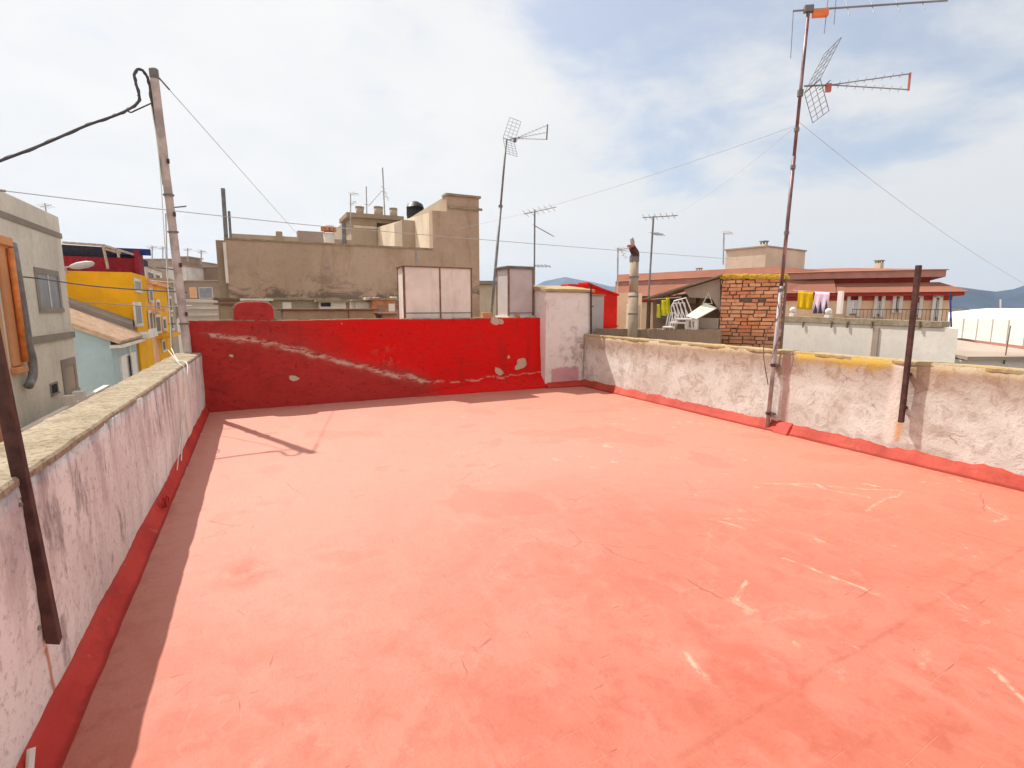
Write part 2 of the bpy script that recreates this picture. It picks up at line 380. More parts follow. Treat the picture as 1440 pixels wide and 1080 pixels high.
def curb_fn(c0, c1):
    def fn(n, b):
        p = n.pos(); _z = n.sep(p)[2]; a = n.noise(p, 2.2, 6, 0.6); f = n.noise(p, 24, 5, 0.7)
        c = n.mix(n.step(a, 0.3, 0.7), c0, c1)
        c = n.mix(n.math('MULTIPLY', n.step(n.noise(p, 8, 7, 0.7, 0.5), 0.60, 0.70), 0.45), c, (0.58, 0.22, 0.16))
        c = n.mix(n.math('MULTIPLY', n.step(n.noise(p, 4, 7, 0.7, 0.3), 0.50, 0.62), 0.35), c, tuple(Vector(c0) * 0.6))
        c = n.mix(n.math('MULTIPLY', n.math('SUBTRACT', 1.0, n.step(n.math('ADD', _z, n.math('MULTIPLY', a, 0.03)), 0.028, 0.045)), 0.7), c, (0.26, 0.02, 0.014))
        return c, n.math('ADD', a, n.math('MULTIPLY', f, 0.4)), 0.01
    return fn
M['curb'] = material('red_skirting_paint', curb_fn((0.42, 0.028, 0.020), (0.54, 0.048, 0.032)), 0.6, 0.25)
M['curb_orange'] = material('orange_red_skirting_paint', curb_fn((0.34, 0.035, 0.020), (0.46, 0.070, 0.040)), 0.65, 0.22)

def leftwall_fn(n, b):
    p = n.pos()
    st = n.noise(n.scale(p, (1, 1, 0.30)), 4.2, 8, 0.70, 0.5)
    st2 = n.noise(n.scale(p, (1, 1, 0.32)), 6, 8, 0.7)
    big = n.noise(p, 1.3, 6, 0.6); fine = n.noise(p, 28, 5, 0.72)
    x, y, z = n.sep(p)
    up = n.step(z, 0.25, 0.95)
    c = n.mix(n.step(big, 0.35, 0.65), (0.64, 0.61, 0.58), (0.78, 0.77, 0.74))
    wash = n.math('MULTIPLY', n.step(st, 0.47, 0.60), n.math('ADD', n.math('MULTIPLY', up, 0.34), 0.26))
    c = n.mix(wash, c, (0.33, 0.25, 0.265))
    c = n.mix(n.math('MULTIPLY', n.step(st2, 0.56, 0.66), 0.55), c, (0.14, 0.10, 0.105))
    c = n.mix(n.math('MULTIPLY', n.step(fine, 0.52, 0.66), 0.40), c, (0.16, 0.12, 0.115))
    drip = n.step(n.noise(n.scale(p, (1, 1, 0.10)), 3.0, 5, 0.6), 0.54, 0.62)
    c = n.mix(n.math('MULTIPLY', drip, n.math('MULTIPLY', up, 0.45)), c, (0.17, 0.125, 0.13))
    damp = n.math('SUBTRACT', 1.0, n.step(n.math('ADD', z, n.math('MULTIPLY', big, 0.25)), 0.20, 0.34))
    c = n.mix(n.math('MULTIPLY', damp, 0.35), c, (0.62, 0.52, 0.42))
    # fresh white runs
    for yy in (7.0, 6.6):
        m = n.seg(p, (-0.78, yy, 0.1), (-0.78, yy + 0.05, 0.92), 0.05, 0.22)
        c = n.mix(n.math('MULTIPLY', m, n.step(st2, 0.35, 0.5)), c, (0.76, 0.72, 0.64))
    # rust run under the iron bar
    m = n.seg(p, (-0.80, 2.42, 0.30), (-0.80, 2.46, 0.0), 0.006, 0.022)
    c = n.mix(n.math('MULTIPLY', m, 0.8), c, (0.45, 0.16, 0.05))
    return c, n.math('ADD', n.math('MULTIPLY', st, 0.9), n.math('MULTIPLY', fine, 0.6)), 0.014
M['left_wall'] = material('stained_whitewash', leftwall_fn, 0.93, 0.15)

def rightwall_fn(n, b):
    p = n.pos(); x, y, z = n.sep(p)
    big = n.noise(p, 1.5, 7, 0.62, 0.5); med = n.noise(p, 5.5, 8, 0.72, 0.6); fine = n.noise(p, 30, 5, 0.72)
    zz = n.math('ADD', z, n.math('MULTIPLY', n.math('SUBTRACT', big, 0.5), 0.65))
    top = n.step(zz, 0.62, 0.92)
    lrg = n.step(n.noise(n.scale(p, (1, 0.8, 1.3)), 1.1, 8, 0.7, 0.5), 0.52, 0.64)
    c = n.mix(n.step(big, 0.32, 0.66), (0.56, 0.53, 0.465), (0.72, 0.715, 0.66))
    c = n.mix(n.math('MULTIPLY', n.step(med, 0.50, 0.59), n.math('ADD', 0.32, n.math('MULTIPLY', top, 0.4))), c, (0.30, 0.205, 0.16))
    c = n.mix(n.math('MULTIPLY', lrg, 0.55), c, (0.38, 0.31, 0.245))
    c = n.mix(n.math('MULTIPLY', top, 0.68), c, (0.36, 0.25, 0.17))
    c = n.mix(n.math('MULTIPLY', n.step(fine, 0.56, 0.70), 0.45), c, (0.16, 0.115, 0.095))
    cv = n.new('ShaderNodeTexVoronoi', feature='DISTANCE_TO_EDGE'); n.put(cv.inputs['Vector'], n.vmath('ADD', p, n.vmath('MULTIPLY', _nnc(n, p, 4.0), (0.15, 0.15, 0.15)))); cv.inputs['Scale'].default_value = 1.5
    ck = n.math('MULTIPLY', n.math('SUBTRACT', 1.0, n.step(cv.outputs['Distance'], 0.002, 0.009)), n.step(n.noise(p, 1.8, 4, 0.6), 0.50, 0.58))
    c = n.mix(n.math('MULTIPLY', ck, 0.6), c, (0.20, 0.14, 0.11))
    dr = n.step(n.noise(n.scale(p, (1, 1, 0.12)), 3.6, 6, 0.66), 0.52, 0.62)
    c = n.mix(n.math('MULTIPLY', n.math('MULTIPLY', dr, n.step(z, 0.35, 1.0)), 0.45), c, (0.26, 0.19, 0.14))
    # yellow lichen along the top between the mast and the post
    band = n.math('MULTIPLY', n.step(y, 2.9, 3.3), n.math('SUBTRACT', 1.0, n.step(y, 4.15, 4.3)))
    lic = n.math('MULTIPLY', n.step(n.math('ADD', z, n.math('MULTIPLY', n.noise(p, 4, 6, 0.7), 0.30)), 1.03, 1.16), n.math('ADD', n.math('MULTIPLY', band, 0.7), 0.25))
    c = n.mix(lic, c, (0.50, 0.31, 0.05))
    # rust below the post
    m = n.seg(p, (6.04, 3.0, 0.42), (6.04, 3.02, 0.22), 0.01, 0.055)
    c = n.mix(n.math('MULTIPLY', m, 0.75), c, (0.62, 0.30, 0.08))
    m = n.seg(p, (6.04, 3.06, 0.95), (6.04, 3.10, 0.2), 0.02, 0.10)
    c = n.mix(n.math('MULTIPLY', m, 0.7), c, (0.80, 0.74, 0.66))
    m = n.seg(p, (6.04, 4.34, 1.2), (6.04, 4.33, 0.05), 0.045, 0.06)
    c = n.mix(n.math('MULTIPLY', m, 0.55), c, (0.42, 0.25, 0.22))
    return c, n.math('ADD', n.math('MULTIPLY', med, 1.0), n.math('MULTIPLY', fine, 0.5)), 0.014
M['right_wall'] = material('peeling_whitewash', rightwall_fn, 0.93, 0.15)
def coping_fn(cols):
    def fn(n, b):
        p = n.pos(); a = n.noise(p, 3.2, 6, 0.65); g = n.noise(p, 26, 5, 0.75); k = n.noise(p, 60, 3, 0.6)
        c = n.mix(n.step(a, 0.35, 0.65), cols[0], cols[1])
        c = n.mix(n.math('MULTIPLY', n.step(g, 0.47, 0.60), 0.6), c, cols[2])
        c = n.mix(n.math('MULTIPLY', n.step(k, 0.60, 0.72), 0.5), c, cols[3])
        return c, n.math('ADD', g, n.math('MULTIPLY', k, 0.5)), 0.012
    return fn
M['coping'] = material('weathered_coping', coping_fn([(0.30, 0.24, 0.165), (0.40, 0.33, 0.24), (0.15, 0.10, 0.06), (0.05, 0.037, 0.028)]), 0.95, 0.1)
M['coping_lichen'] = material('lichen_coping', coping_fn([(0.42, 0.34, 0.23), (0.46, 0.33, 0.13), (0.32, 0.24, 0.15), (0.16, 0.11, 0.07)]), 0.95, 0.1)
M['lichen'] = material('yellow_lichen', coping_fn([(0.62, 0.40, 0.04), (0.70, 0.46, 0.08), (0.40, 0.26, 0.06), (0.20, 0.14, 0.06)]), 0.95, 0.1)

def pillar_fn(n, b):
    p = n.pos(); x, y, z = n.sep(p)
    big = n.noise(p, 1.4, 6, 0.6, 0.4); med = n.noise(p, 5, 8, 0.72, 0.5); fine = n.noise(p, 28, 5, 0.7)
    c = n.mix(n.step(big, 0.35, 0.65), (0.76, 0.70, 0.65), (0.80, 0.75, 0.71))
    dm = n.math('MULTIPLY', n.step(n.math('ADD', x, n.math('MULTIPLY', big, 1.2)), 6.0, 6.7), n.math('SUBTRACT', 1.0, n.step(z, 0.7, 1.5)))
    c = n.mix(n.math('MULTIPLY', n.step(med, 0.46, 0.60), n.math('ADD', 0.10, n.math('MULTIPLY', dm, 0.6))), c, (0.24, 0.18, 0.17))
    c = n.mix(n.math('MULTIPLY', n.step(med, 0.58, 0.62), 0.25), c, (0.35, 0.27, 0.24))
    wp = n.math('ADD', z, n.math('MULTIPLY', n.math('SUBTRACT', med, 0.5), 0.25))
    pk = n.math('MULTIPLY', n.math('SUBTRACT', 1.0, n.step(wp, 0.36, 0.40)), n.math('MULTIPLY', n.step(x, 5.28, 5.32), n.math('SUBTRACT', 1.0, n.step(x, 5.92, 5.98))))
    c = n.mix(n.math('MULTIPLY', pk, 0.8), c, n.mix(med, (0.55, 0.16, 0.20), (0.62, 0.36, 0.36)))
    return c, n.math('ADD', med, n.math('MULTIPLY', fine, 0.4)), 0.010
M['pillar'] = material('chimney_whitewash', pillar_fn, 0.92, 0.15)

M['concrete_big'] = plaster('weathered_cement_render', (0.355, 0.275, 0.195), (0.13, 0.095, 0.07), 0.35, 0.55, bump=0.03)
def bigwall_fn(n, b):
    p = n.pos(); x, y, z = n.sep(p)
    big = n.noise(p, 0.5, 7, 0.62, 0.3); st = n.noise(n.scale(p, (1, 1, 0.2)), 1.6, 8, 0.68, 0.4); fine = n.noise(p, 9, 6, 0.72)
    c = n.mix(n.step(big, 0.32, 0.68), (0.42, 0.30, 0.215), (0.51, 0.375, 0.28))
    c = n.mix(n.math('MULTIPLY', n.step(st, 0.47, 0.62), 0.50), c, (0.31, 0.195, 0.125))
    lowm = n.math('SUBTRACT', 1.0, n.step(n.math('ADD', z, n.math('MULTIPLY', big, 1.4)), 2.5, 3.6))
    blk = n.math('MULTIPLY', n.step(n.noise(n.scale(p, (0.7, 1, 1.2)), 1.9, 9, 0.75, 0.8), 0.47, 0.58), lowm)
    c = n.mix(n.math('MULTIPLY', blk, 0.75), c, (0.10, 0.08, 0.065))
    c = n.mix(n.math('MULTIPLY', n.step(fine, 0.50, 0.72), 0.28), c, (0.20, 0.145, 0.10))
    return c, n.math('ADD', fine, big), 0.03
M['bigwall'] = material('old_cement_render', bigwall_fn, 0.95, 0.1)
M['tan'] = plaster('tan_render', (0.44, 0.35, 0.26), (0.24, 0.18, 0.13), 0.5, 0.35, bump=0.02)
M['cream'] = plaster('cream_render', (0.72, 0.60, 0.46), (0.42, 0.32, 0.24), 0.6, 0.25, bump=0.01)
M['greyhouse'] = plaster('grey_beige_render', (0.80, 0.73, 0.63), (0.34, 0.29, 0.24), 0.35, 0.4, bump=0.02)
M['greyband'] = plaster('grey_beige_band', (0.34, 0.29, 0.25), (0.24, 0.2, 0.17), 0.8, 0.3, bump=0.01)
M['orange'] = plaster('orange_render', (0.80, 0.37, 0.17), (0.55, 0.24, 0.12), 0.8, 0.2, bump=0.01)
M['orange_pipe'] = paint('orange_pipe_paint', (0.80, 0.26, 0.06), 0.5, 0.4)
M['pale_orange'] = plaster('pale_orange_render', (0.82, 0.46, 0.24), (0.60, 0.32, 0.18), 0.8, 0.2, bump=0.01)
M['yellow'] = plaster('yellow_render', (0.84, 0.42, 0.015), (0.62, 0.27, 0.02), 0.6, 0.25, bump=0.01)
M['blue'] = plaster('light_blue_render', (0.42, 0.53, 0.57), (0.26, 0.34, 0.38), 0.5, 0.25, bump=0.01)
M['white'] = plaster('white_render', (0.74, 0.68, 0.62), (0.50, 0.43, 0.38), 0.7, 0.25, bump=0.01)
M['offwhite'] = plaster('greyed_white_render', (0.78, 0.72, 0.65), (0.42, 0.36, 0.32), 0.4, 0.2, bump=0.008)
M['brown'] = plaster('brown_render', (0.33, 0.23, 0.17), (0.18, 0.12, 0.09), 0.5, 0.4, bump=0.02)
M['taupe'] = plaster('taupe_render', (0.42, 0.33, 0.27), (0.25, 0.19, 0.15), 0.4, 0.4, bump=0.02)
M['peach'] = plaster('peach_render', (0.86, 0.60, 0.40), (0.50, 0.33, 0.22), 0.5, 0.15, bump=0.006)
M['burgundy'] = paint('burgundy_paint', (0.24, 0.02, 0.04), 0.8, 0.2)
M['glass'] = paint('dark_window_glass', (0.10, 0.11, 0.125), 0.12, 0.6, 0, 0.3, 2, bump=0.0)
M['grey_glass'] = paint('grey_shutter', (0.26, 0.26, 0.27), 0.4, 0.4, 0, 0.2, 2)
M['white_metal'] = paint('white_frame_paint', (0.78, 0.76, 0.72), 0.45, 0.4, 0, 0.1)
M['grey_plastic'] = paint('grey_pipe_plastic', (0.25, 0.235, 0.235), 0.5, 0.4)
M['rust'] = paint('dark_rusty_iron', (0.085, 0.04, 0.034), 0.8, 0.3, 0.0, 0.45, 14, (0.16, 0.06, 0.03), 0.003)
M['rust_light'] = paint('brown_rusty_frame', (0.20, 0.13, 0.09), 0.8, 0.3, 0, 0.35, 10)
M['mast'] = paint('reddish_steel_tube', (0.20, 0.105, 0.11), 0.45, 0.5, 0.3, 0.55, 5, (0.50, 0.46, 0.46), 0.002)
M['galv'] = paint('galvanised_steel', (0.40, 0.36, 0.355), 0.55, 0.4, 0.1, 0.35, 7)
M['galv_dark'] = paint('dull_grey_steel', (0.20, 0.19, 0.19), 0.55, 0.4, 0.3, 0.3, 7)
M['alu'] = paint('aluminium_rods', (0.22, 0.22, 0.25), 0.5, 0.4, 0.1, 0.2, 5)
M['orange_plastic'] = paint('orange_plastic', (0.80, 0.20, 0.05), 0.45, 0.45, 0, 0.2)
M['red_plastic'] = paint('faded_red_plastic', (0.50, 0.14, 0.11), 0.5, 0.4, 0, 0.25)
M['pole'] = paint('weathered_pole', (0.52, 0.46, 0.43), 0.85, 0.2, 0, 0.3, 5, (0.22, 0.16, 0.145), 0.006)
M['cable'] = paint('dark_grey_cable', (0.085, 0.08, 0.09), 0.6, 0.3, 0, 0.3)
M['wire'] = paint('pale_grey_wire', (0.50, 0.47, 0.45), 0.7, 0.3, 0, 0.2)
M['wire_white'] = paint('white_coax', (0.72, 0.70, 0.62), 0.6, 0.3, 0, 0.2)
M['panel_white'] = paint('chalky_white_panel', (0.80, 0.73, 0.65), 0.55, 0.3, 0, 0.12, 2.5, (0.58, 0.47, 0.42))
M['panel_grey'] = paint('pale_grey_panel', (0.52, 0.47, 0.46), 0.6, 0.3, 0, 0.12, 2.5, (0.40, 0.35, 0.34))
M['olive'] = plaster('olive_grey_fibre_cement', (0.32, 0.33, 0.20), (0.15, 0.14, 0.10), 1.4, 0.4, bump=0.01)
M['terracotta'] = paint('terracotta', (0.55, 0.24, 0.13), 0.85, 0.2, 0, 0.3, 8)
M['black_tank'] = paint('black_polythene', (0.02, 0.021, 0.026), 0.45, 0.4, 0, 0.3)
M['yellow_cloth'] = paint('mustard_cloth', (0.58, 0.36, 0.01), 0.9, 0.1, 0, 0.15, 5)
M['lime_cloth'] = paint('lime_yellow_cloth', (0.66, 0.62, 0.03), 0.9, 0.1, 0, 0.2, 8)
M['pink_cloth'] = paint('pale_pink_cloth', (0.74, 0.54, 0.66), 0.9, 0.1, 0, 0.1, 6)
M['white_plastic'] = paint('white_garden_plastic', (0.78, 0.73, 0.70), 0.45, 0.4, 0, 0.1)
M['cream_board'] = paint('cream_board', (0.80, 0.76, 0.64), 0.6, 0.3, 0, 0.1)
M['dark'] = paint('dark_tarp', (0.035, 0.035, 0.055), 0.8, 0.2, 0, 0.3)  # near-black blue for the awning, hatch, shed opening and dark cloths
M['greenhouse'] = paint('white_shed_sheeting', (0.74, 0.73, 0.67), 0.55, 0.3, 0, 0.08, 0.8)
M['hill'] = paint('haze_tinted_scrub', (0.050, 0.072, 0.105), 1.0, 0.0, 0, 0.35, 0.006, bump=0.0)  # scrub shifted to blue, distance haze painted into the colour
M['hill_far'] = paint('far_haze_tinted_scrub', (0.10, 0.13, 0.17), 1.0, 0.0, 0, 0.3, 0.006, bump=0.0)  # paler scrub with more of the distance haze in its colour
M['ground'] = plaster('dusty_ground', (0.30, 0.26, 0.21), (0.16, 0.14, 0.11), 0.05, 0.3, bump=0.0)
M['street'] = plaster('street_asphalt', (0.07, 0.068, 0.066), (0.04, 0.04, 0.04), 0.8, 0.3, bump=0.005)
M['pavement'] = plaster('pavement_concrete', (0.36, 0.33, 0.29), (0.2, 0.18, 0.16), 0.8, 0.3, bump=0.005)
M['blue_trim'] = paint('blue_awning', (0.03, 0.05, 0.20), 0.7, 0.2)
M['mortar'] = paint('old_mortar', (0.20, 0.13, 0.095), 0.95, 0.1, 0, 0.35, 12)
def tiles(name, c1, c2, c3, axis='x', w=0.25):
    def fn(n, b):
        p = n.pos()
        o = n.new('ShaderNodeTexWave', bands_direction='X' if axis == 'x' else 'Y'); n.put(o.inputs['Vector'], p)
        o.inputs['Scale'].default_value = 0.31416 / w; o.inputs['Distortion'].default_value = 0.4
        cell = n.noise(n.scale(p, (1, 1, 1)), 3.0, 5, 0.7); big = n.noise(p, 0.5, 5, 0.6)
        c = n.mix(n.step(cell, 0.35, 0.65), c1, c2)
        c = n.mix(n.math('MULTIPLY', n.step(big, 0.45, 0.7), 0.4), c, c3)
        c = n.mix(n.math('MULTIPLY', n.math('SUBTRACT', 1.0, n.step(o.outputs['Fac'], 0.05, 0.5)), 0.35), c, tuple(Vector(c3) * 0.5))
        return c, o.outputs['Fac'], 0.05
    return material(name, fn, 0.9, 0.15)
M['tiles_blue_house'] = tiles('sun_bleached_tiles', (0.55, 0.36, 0.24), (0.68, 0.50, 0.36), (0.36, 0.23, 0.16), 'y', 0.28)
def rooftile_fn(n, b):
    p = n.pos(); a = n.noise(p, 0.7, 6, 0.65); f = n.noise(p, 9, 4, 0.7)
    c = n.mix(n.step(a, 0.3, 0.7), (0.28, 0.115, 0.075), (0.35, 0.15, 0.10))
    c = n.mix(n.math('MULTIPLY', n.step(f, 0.45, 0.7), 0.25), c, (0.34, 0.12, 0.085))
    x, y, z = n.sep(p)
    rows = n.math('FRACT', n.math('MULTIPLY', z, 9.0))
    c = n.mix(n.math('MULTIPLY', n.math('SUBTRACT', 1.0, n.step(rows, 0.0, 0.25)), 0.25), c, (0.24, 0.09, 0.065))
    return c, n.math('ADD', f, rows), 0.02
M['redroof'] = material('red_clay_tiles', rooftile_fn, 0.88, 0.15)
M['redroof_dark'] = paint('red_painted_eave', (0.42, 0.06, 0.045), 0.8, 0.2, 0, 0.2)
M['fascia'] = paint('pinkish_fascia', (0.50, 0.24, 0.19), 0.85, 0.2, 0, 0.15, 2)

# ------------------------------------------------------------------ the terrace we stand on
def wall_slab(xin, xout, ztop, y0, y1, name, mat, parent, ny=120, amp=0.008, seed=0):
    """wall running along Y with uneven faces; xin/xout/ztop are functions of y"""
    nz = 14
    prof = lambda y: [(xin(y), -0.05 + (ztop(y) + 0.05) * k / nz) for k in range(nz + 1)] + [(xin(y) + (xout(y) - xin(y)) * k / 4, ztop(y)) for k in range(1, 5)] + [(xout(y), ztop(y) - (ztop(y) + 0.3) * k / 4) for k in range(1, 5)]
    rows = []; np_ = len(prof(y0))
    for i in range(ny + 1):
        y = y0 + (y1 - y0) * i / ny; row = []
        for k, (x, z) in enumerate(prof(y)):
            p = Vector((x, y, z)); d = wob(p, amp, 2.2, seed) + wob(p, amp * 0.5, 9, seed)
            if k <= 1: d *= 0
            row.append(p + d)
        rows.append(row)
    vs = [v for r in rows for v in r]
    fs = [(i * np_ + k, i * np_ + k + 1, (i + 1) * np_ + k + 1, (i + 1) * np_ + k) for i in range(ny) for k in range(np_ - 1)]
    fs += [tuple(range(np_)), tuple(ny * np_ + k for k in range(np_ - 1, -1, -1))]
    return MB().add(vs, fs).build(name, mat, parent, smooth=True)

FH = MB()
def flr(u, v):
    x = -1.05 + 7.25 * u; y = -3.0 + 12.4 * v
    return Vector((x, y, 0.006 * mnoise.noise(Vector((x * 0.7, y * 0.7, 0))) + 0.003 * mnoise.noise(Vector((x * 2.2, y * 2.2, 3)))))
FH.grid(flr, 120, 200)
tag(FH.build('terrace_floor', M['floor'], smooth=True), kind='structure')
b = MB().box(-1.0, 6.2, -3.2, 9.3, -6.9, -0.06)
tag(b.build('terrace_building', M['white']), 'whitewashed house body carrying the red roof terrace', 'house')

# left parapet
lx = lambda y: -0.80 + 0.05 * (y - 2) / 7
lw = thing('parapet_wall', 'left parapet with purple grey stains under a broad speckled stone coping', 'wall', (-0.95, 3, 0))
wall_slab(lx, lambda y: -1.05, lambda y: 0.972 - 0.0114 * (y - 2), -3.0, 9.18, 'wall_body', M['left_wall'], lw, 150, 0.010, 1)
cp = MB()
def coping(cp, xi, xo, z0, z1, y0, y1, ny, seed, amp):
    rows = []
    for i in range(ny + 1):
        y = y0 + (y1 - y0) * i / ny
        a, c, lo, hi = xi(y), xo(y), z0(y), z1(y)
        ch = 0.009 if c < a else -0.009
        pts = [(a, lo), (a, hi - 0.012), (a - ch, hi), (a + (c - a) * 0.35, hi + 0.003), (a + (c - a) * 0.65, hi + 0.001), (c + ch, hi), (c, hi - 0.012), (c, lo)]
        rows.append([Vector((px, y, pz)) + wob((px, y, pz), amp, 5, seed) + wob((px, y, pz), amp * 0.5, 17, seed) for px, pz in pts])
    n = 8; vs = [v for r in rows for v in r]
    fs = [(i * n + k, i * n + (k + 1) % n, (i + 1) * n + (k + 1) % n, (i + 1) * n + k) for i in range(ny) for k in range(n)]
    fs += [tuple(range(n)), tuple(ny * n + k for k in range(n - 1, -1, -1))]
    cp.add(vs, fs)
coping(cp, lambda y: lx(y) + 0.003, lambda y: -1.08, lambda y: 0.966 - 0.0114 * (y - 2), lambda y: 1.002 - 0.0114 * (y - 2), -3.02, 9.14, 420, 3, 0.006)
cp.build('coping', M['coping'], lw)

def skirting(path_in, path_base, htop, name, mat, parent, n=200, seed=0, jag=0.03, bulge=0.01):
    """sloped painted fillet between wall and floor; path_in(t) wall point, path_base(t) floor point"""
    rows = []
    for i in range(n + 1):
        t = i / n; a = path_in(t); c = path_base(t)
        h = htop(t) + jag * mnoise.noise(Vector((t * 40 + seed, seed, 0))) + jag * 0.6 * mnoise.noise(Vector((t * 150 + seed, seed, 4)))
        o = (c - a).normalized()
        top = a + Vector((0, 0, h)); c2 = c + o * (0.006 * mnoise.noise(Vector((t * 60, seed, 9))))
        rows.append([a + Vector((0, 0, h)) - o * 0.02, top + o * 0.010 + Vector((0, 0, -0.002)), a.lerp(c2, 0.35) + Vector((0, 0, h * 0.62 + bulge)), a.lerp(c2, 0.75) + Vector((0, 0, h * 0.25 + bulge * 0.6)), c2 + Vector((0, 0, 0.014)), c2 + o * 0.006 + Vector((0, 0, -0.02))])
    m = 6; vs = [v for r in rows for v in r]
    fs = [(i * m + k, i * m + k + 1, (i + 1) * m + k + 1, (i + 1) * m + k) for i in range(n) for k in range(m - 1)]
    return MB().add(vs, fs).build(name, mat, parent, smooth=True)
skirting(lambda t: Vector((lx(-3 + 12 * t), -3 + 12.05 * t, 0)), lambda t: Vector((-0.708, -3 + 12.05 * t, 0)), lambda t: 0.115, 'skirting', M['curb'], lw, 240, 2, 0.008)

# right parapet
rw = thing('parapet_wall', 'right parapet with peeling whitewash and yellow lichen along its top', 'wall', (6.12, 3, 0))
wall_slab(lambda y: 6.05, lambda y: 6.20, lambda y: 1.035, -3.0, 8.93, 'wall_body', M['right_wall'], rw, 170, 0.008, 5)
cp = MB(); coping(cp, lambda y: 6.046, lambda y: 6.205, lambda y: 1.015, lambda y: 1.054, -3.02, 8.92, 460, 8, 0.008)
cp.build('coping', M['coping_lichen'], rw)
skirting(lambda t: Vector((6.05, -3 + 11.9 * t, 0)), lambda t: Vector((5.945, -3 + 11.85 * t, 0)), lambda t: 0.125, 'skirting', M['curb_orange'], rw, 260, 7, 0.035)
# box of red coating at the foot of the mast
mb = MB().hexa([(5.90, 4.18, -0.01), (6.06, 4.16, -0.01), (6.06, 4.42, -0.01), (5.90, 4.40, -0.01), (5.99, 4.20, 0.10), (6.06, 4.20, 0.15), (6.06, 4.42, 0.15), (5.99, 4.38, 0.09)])
mb.build('painted_plinth', M['curb'], rw, bevel=0.012)

# rear parapet, out of view
mb = MB().box(-1.05, 6.2, -3.25, -3.03, -0.05, 1.0)
tag(mb.build('parapet_wall', M['offwhite'], bevel=0.01), 'plain whitewashed parapet closing the near end of the terrace', 'wall')

# back red wall (battered, lumpy)
bw = thing('parapet_wall', 'red painted back wall with a long diagonal scar and chipped cement patches', 'wall', (2.2, 9.3, 0))
def redface(u, v):
    x = -0.92 + 6.12 * u; zt = 1.385 + 0.006 * mnoise.noise(Vector((x * 3, 0, 5))) + 0.010 * mnoise.noise(Vector((x * 0.8, 0, 9)))
    if x < 0.2: zt += 0.004
    z = -0.04 + (zt + 0.04) * v
    # diagonal ledge
    zl = 1.17 - 0.29 * (x + 0.58)
    bump = 0.025 / (1 + math.exp((z - max(zl, 0.2)) * 40))
    y = 9.20 - 0.10 * (1 - v) ** 1.5 - bump
    p = Vector((x, y, z)); d = wob(p, 0.018, 1.6, 4) + wob(p, 0.007, 7, 2)
    return p + Vector((0, d.y, d.z * (0.3 if v < 1 else 0.4)))
m = MB(); NU, NV = 170, 44
m.grid(redface, NU, NV)
top = [redface(i / NU, 1.0) for i in range(NU + 1)]
o = len(m.v)
for k, (dy, dzv) in enumerate([(0.03, 0.006), (0.09, 0.006), (0.125, -0.01), (0.13, -1.0)]):
    for p in top: m.v.append(Vector((p.x, 9.20 + dy if k else p.y + 0.02, p.z + dzv)))
base = NV * (NU + 1)
rws = [base] + [o + k * (NU + 1) for k in range(4)]
for a, c in zip(rws, rws[1:]):
    for i in range(NU): m.f.append((a + i, a + i + 1, c + i + 1, c + i))
o_ = m.build('wall_body', M['red_wall'], bw, smooth=True)
# cream worn edge on top
mb = MB()
for i in range(150):
    x = -0.85 + 5.95 * i / 150 + random.uniform(-0.01, 0.01)
    if mnoise.noise(Vector((x * 2.0, 3, 1))) < -0.22: continue
    zt = 1.388 + 0.010 * mnoise.noise(Vector((x * 0.8, 0, 9)))
    mb.obox((x, 9.27 + random.uniform(-0.01, 0.01), zt + random.uniform(0.0, 0.006)), (0.028, 0, random.uniform(-0.003, 0.003)), (0, 0.055, 0), (0, 0, random.uniform(0.006, 0.012)))
mb.build('coping', M['coping'], bw, bevel=0.004)
skirting(lambda t: Vector((2.5 + 2.75 * t, 9.12, 0)), lambda t: Vector((2.5 + 3.5 * t, 9.03 - 0.16 * t ** 0.7, 0)), lambda t: 0.03 + 0.20 * min(1, t * 1.6), 'skirting', M['red_wall'], bw, 90, 12, 0.02, 0.02)
# red painted stub rising from the wall
mb = MB(); pts = []
for t in range(0, 19):
    a = math.pi * t / 18; pts.append((0.005 + 0.285 * math.copysign(abs(math.cos(a)) ** 0.55, math.cos(a)), 9.215, 1.50 + 0.185 * math.sin(a) ** 0.7))
pts = [(0.29, 9.215, 1.37)] + pts + [(-0.28, 9.215, 1.37)]
mb.extr(pts, (0, 0.14, 0)); mb.build('wall_stub', M['red'], bw, bevel=0.012)
mb = MB(); q = [Vector(p) + Vector((0, 0.075, 0.0)) for p in pts]
mb.tube(q, 0.028, 6); mb.build('stub_mortar', M['coping'], bw)

# white chimney block at the corner
pb = thing('chimney_block', 'white plastered chimney block with ochre cap between red wall and right parapet', 'chimney', (5.8, 9.3, 0))
mb = MB().hexa([(5.16, 8.95, -0.05), (6.27, 8.95, -0.05), (6.27, 9.75, -0.05), (5.16, 9.75, -0.05), (5.17, 8.96, 1.90), (6.25, 8.96, 1.90), (6.25, 9.75, 2.02), (5.17, 9.75, 2.02)])
mb.build('body', M['pillar'], pb, bevel=0.02)
mb = MB(); NX = 30
def cap(u, v):
    x = 5.13 + 1.16 * u; y = 8.92 + 0.88 * v
    return Vector((x, y, 1.955 + 0.10 * v + 0.012 * mnoise.noise(Vector((x * 7, y * 7, 0)))))
mb.grid(cap, NX, 14)
o = len(mb.v)
ring = [(i / NX, 0) for i in range(NX + 1)] + [(1, j / 14) for j in range(1, 15)] + [(1 - i / NX, 1) for i in range(1, NX + 1)] + [(0, 1 - j / 14) for j in range(1, 14)]
tp = [cap(*r) for r in ring]; L = len(tp)
mb.add(tp + [p + Vector((0, 0, -0.055 + 0.012 * mnoise.noise(p * 9))) for p in tp], [(i, (i + 1) % L, L + (i + 1) % L, L + i) for i in range(L)] + [tuple(L + i for i in range(L))])
mb.build('cap', M['coping_lichen'], pb)
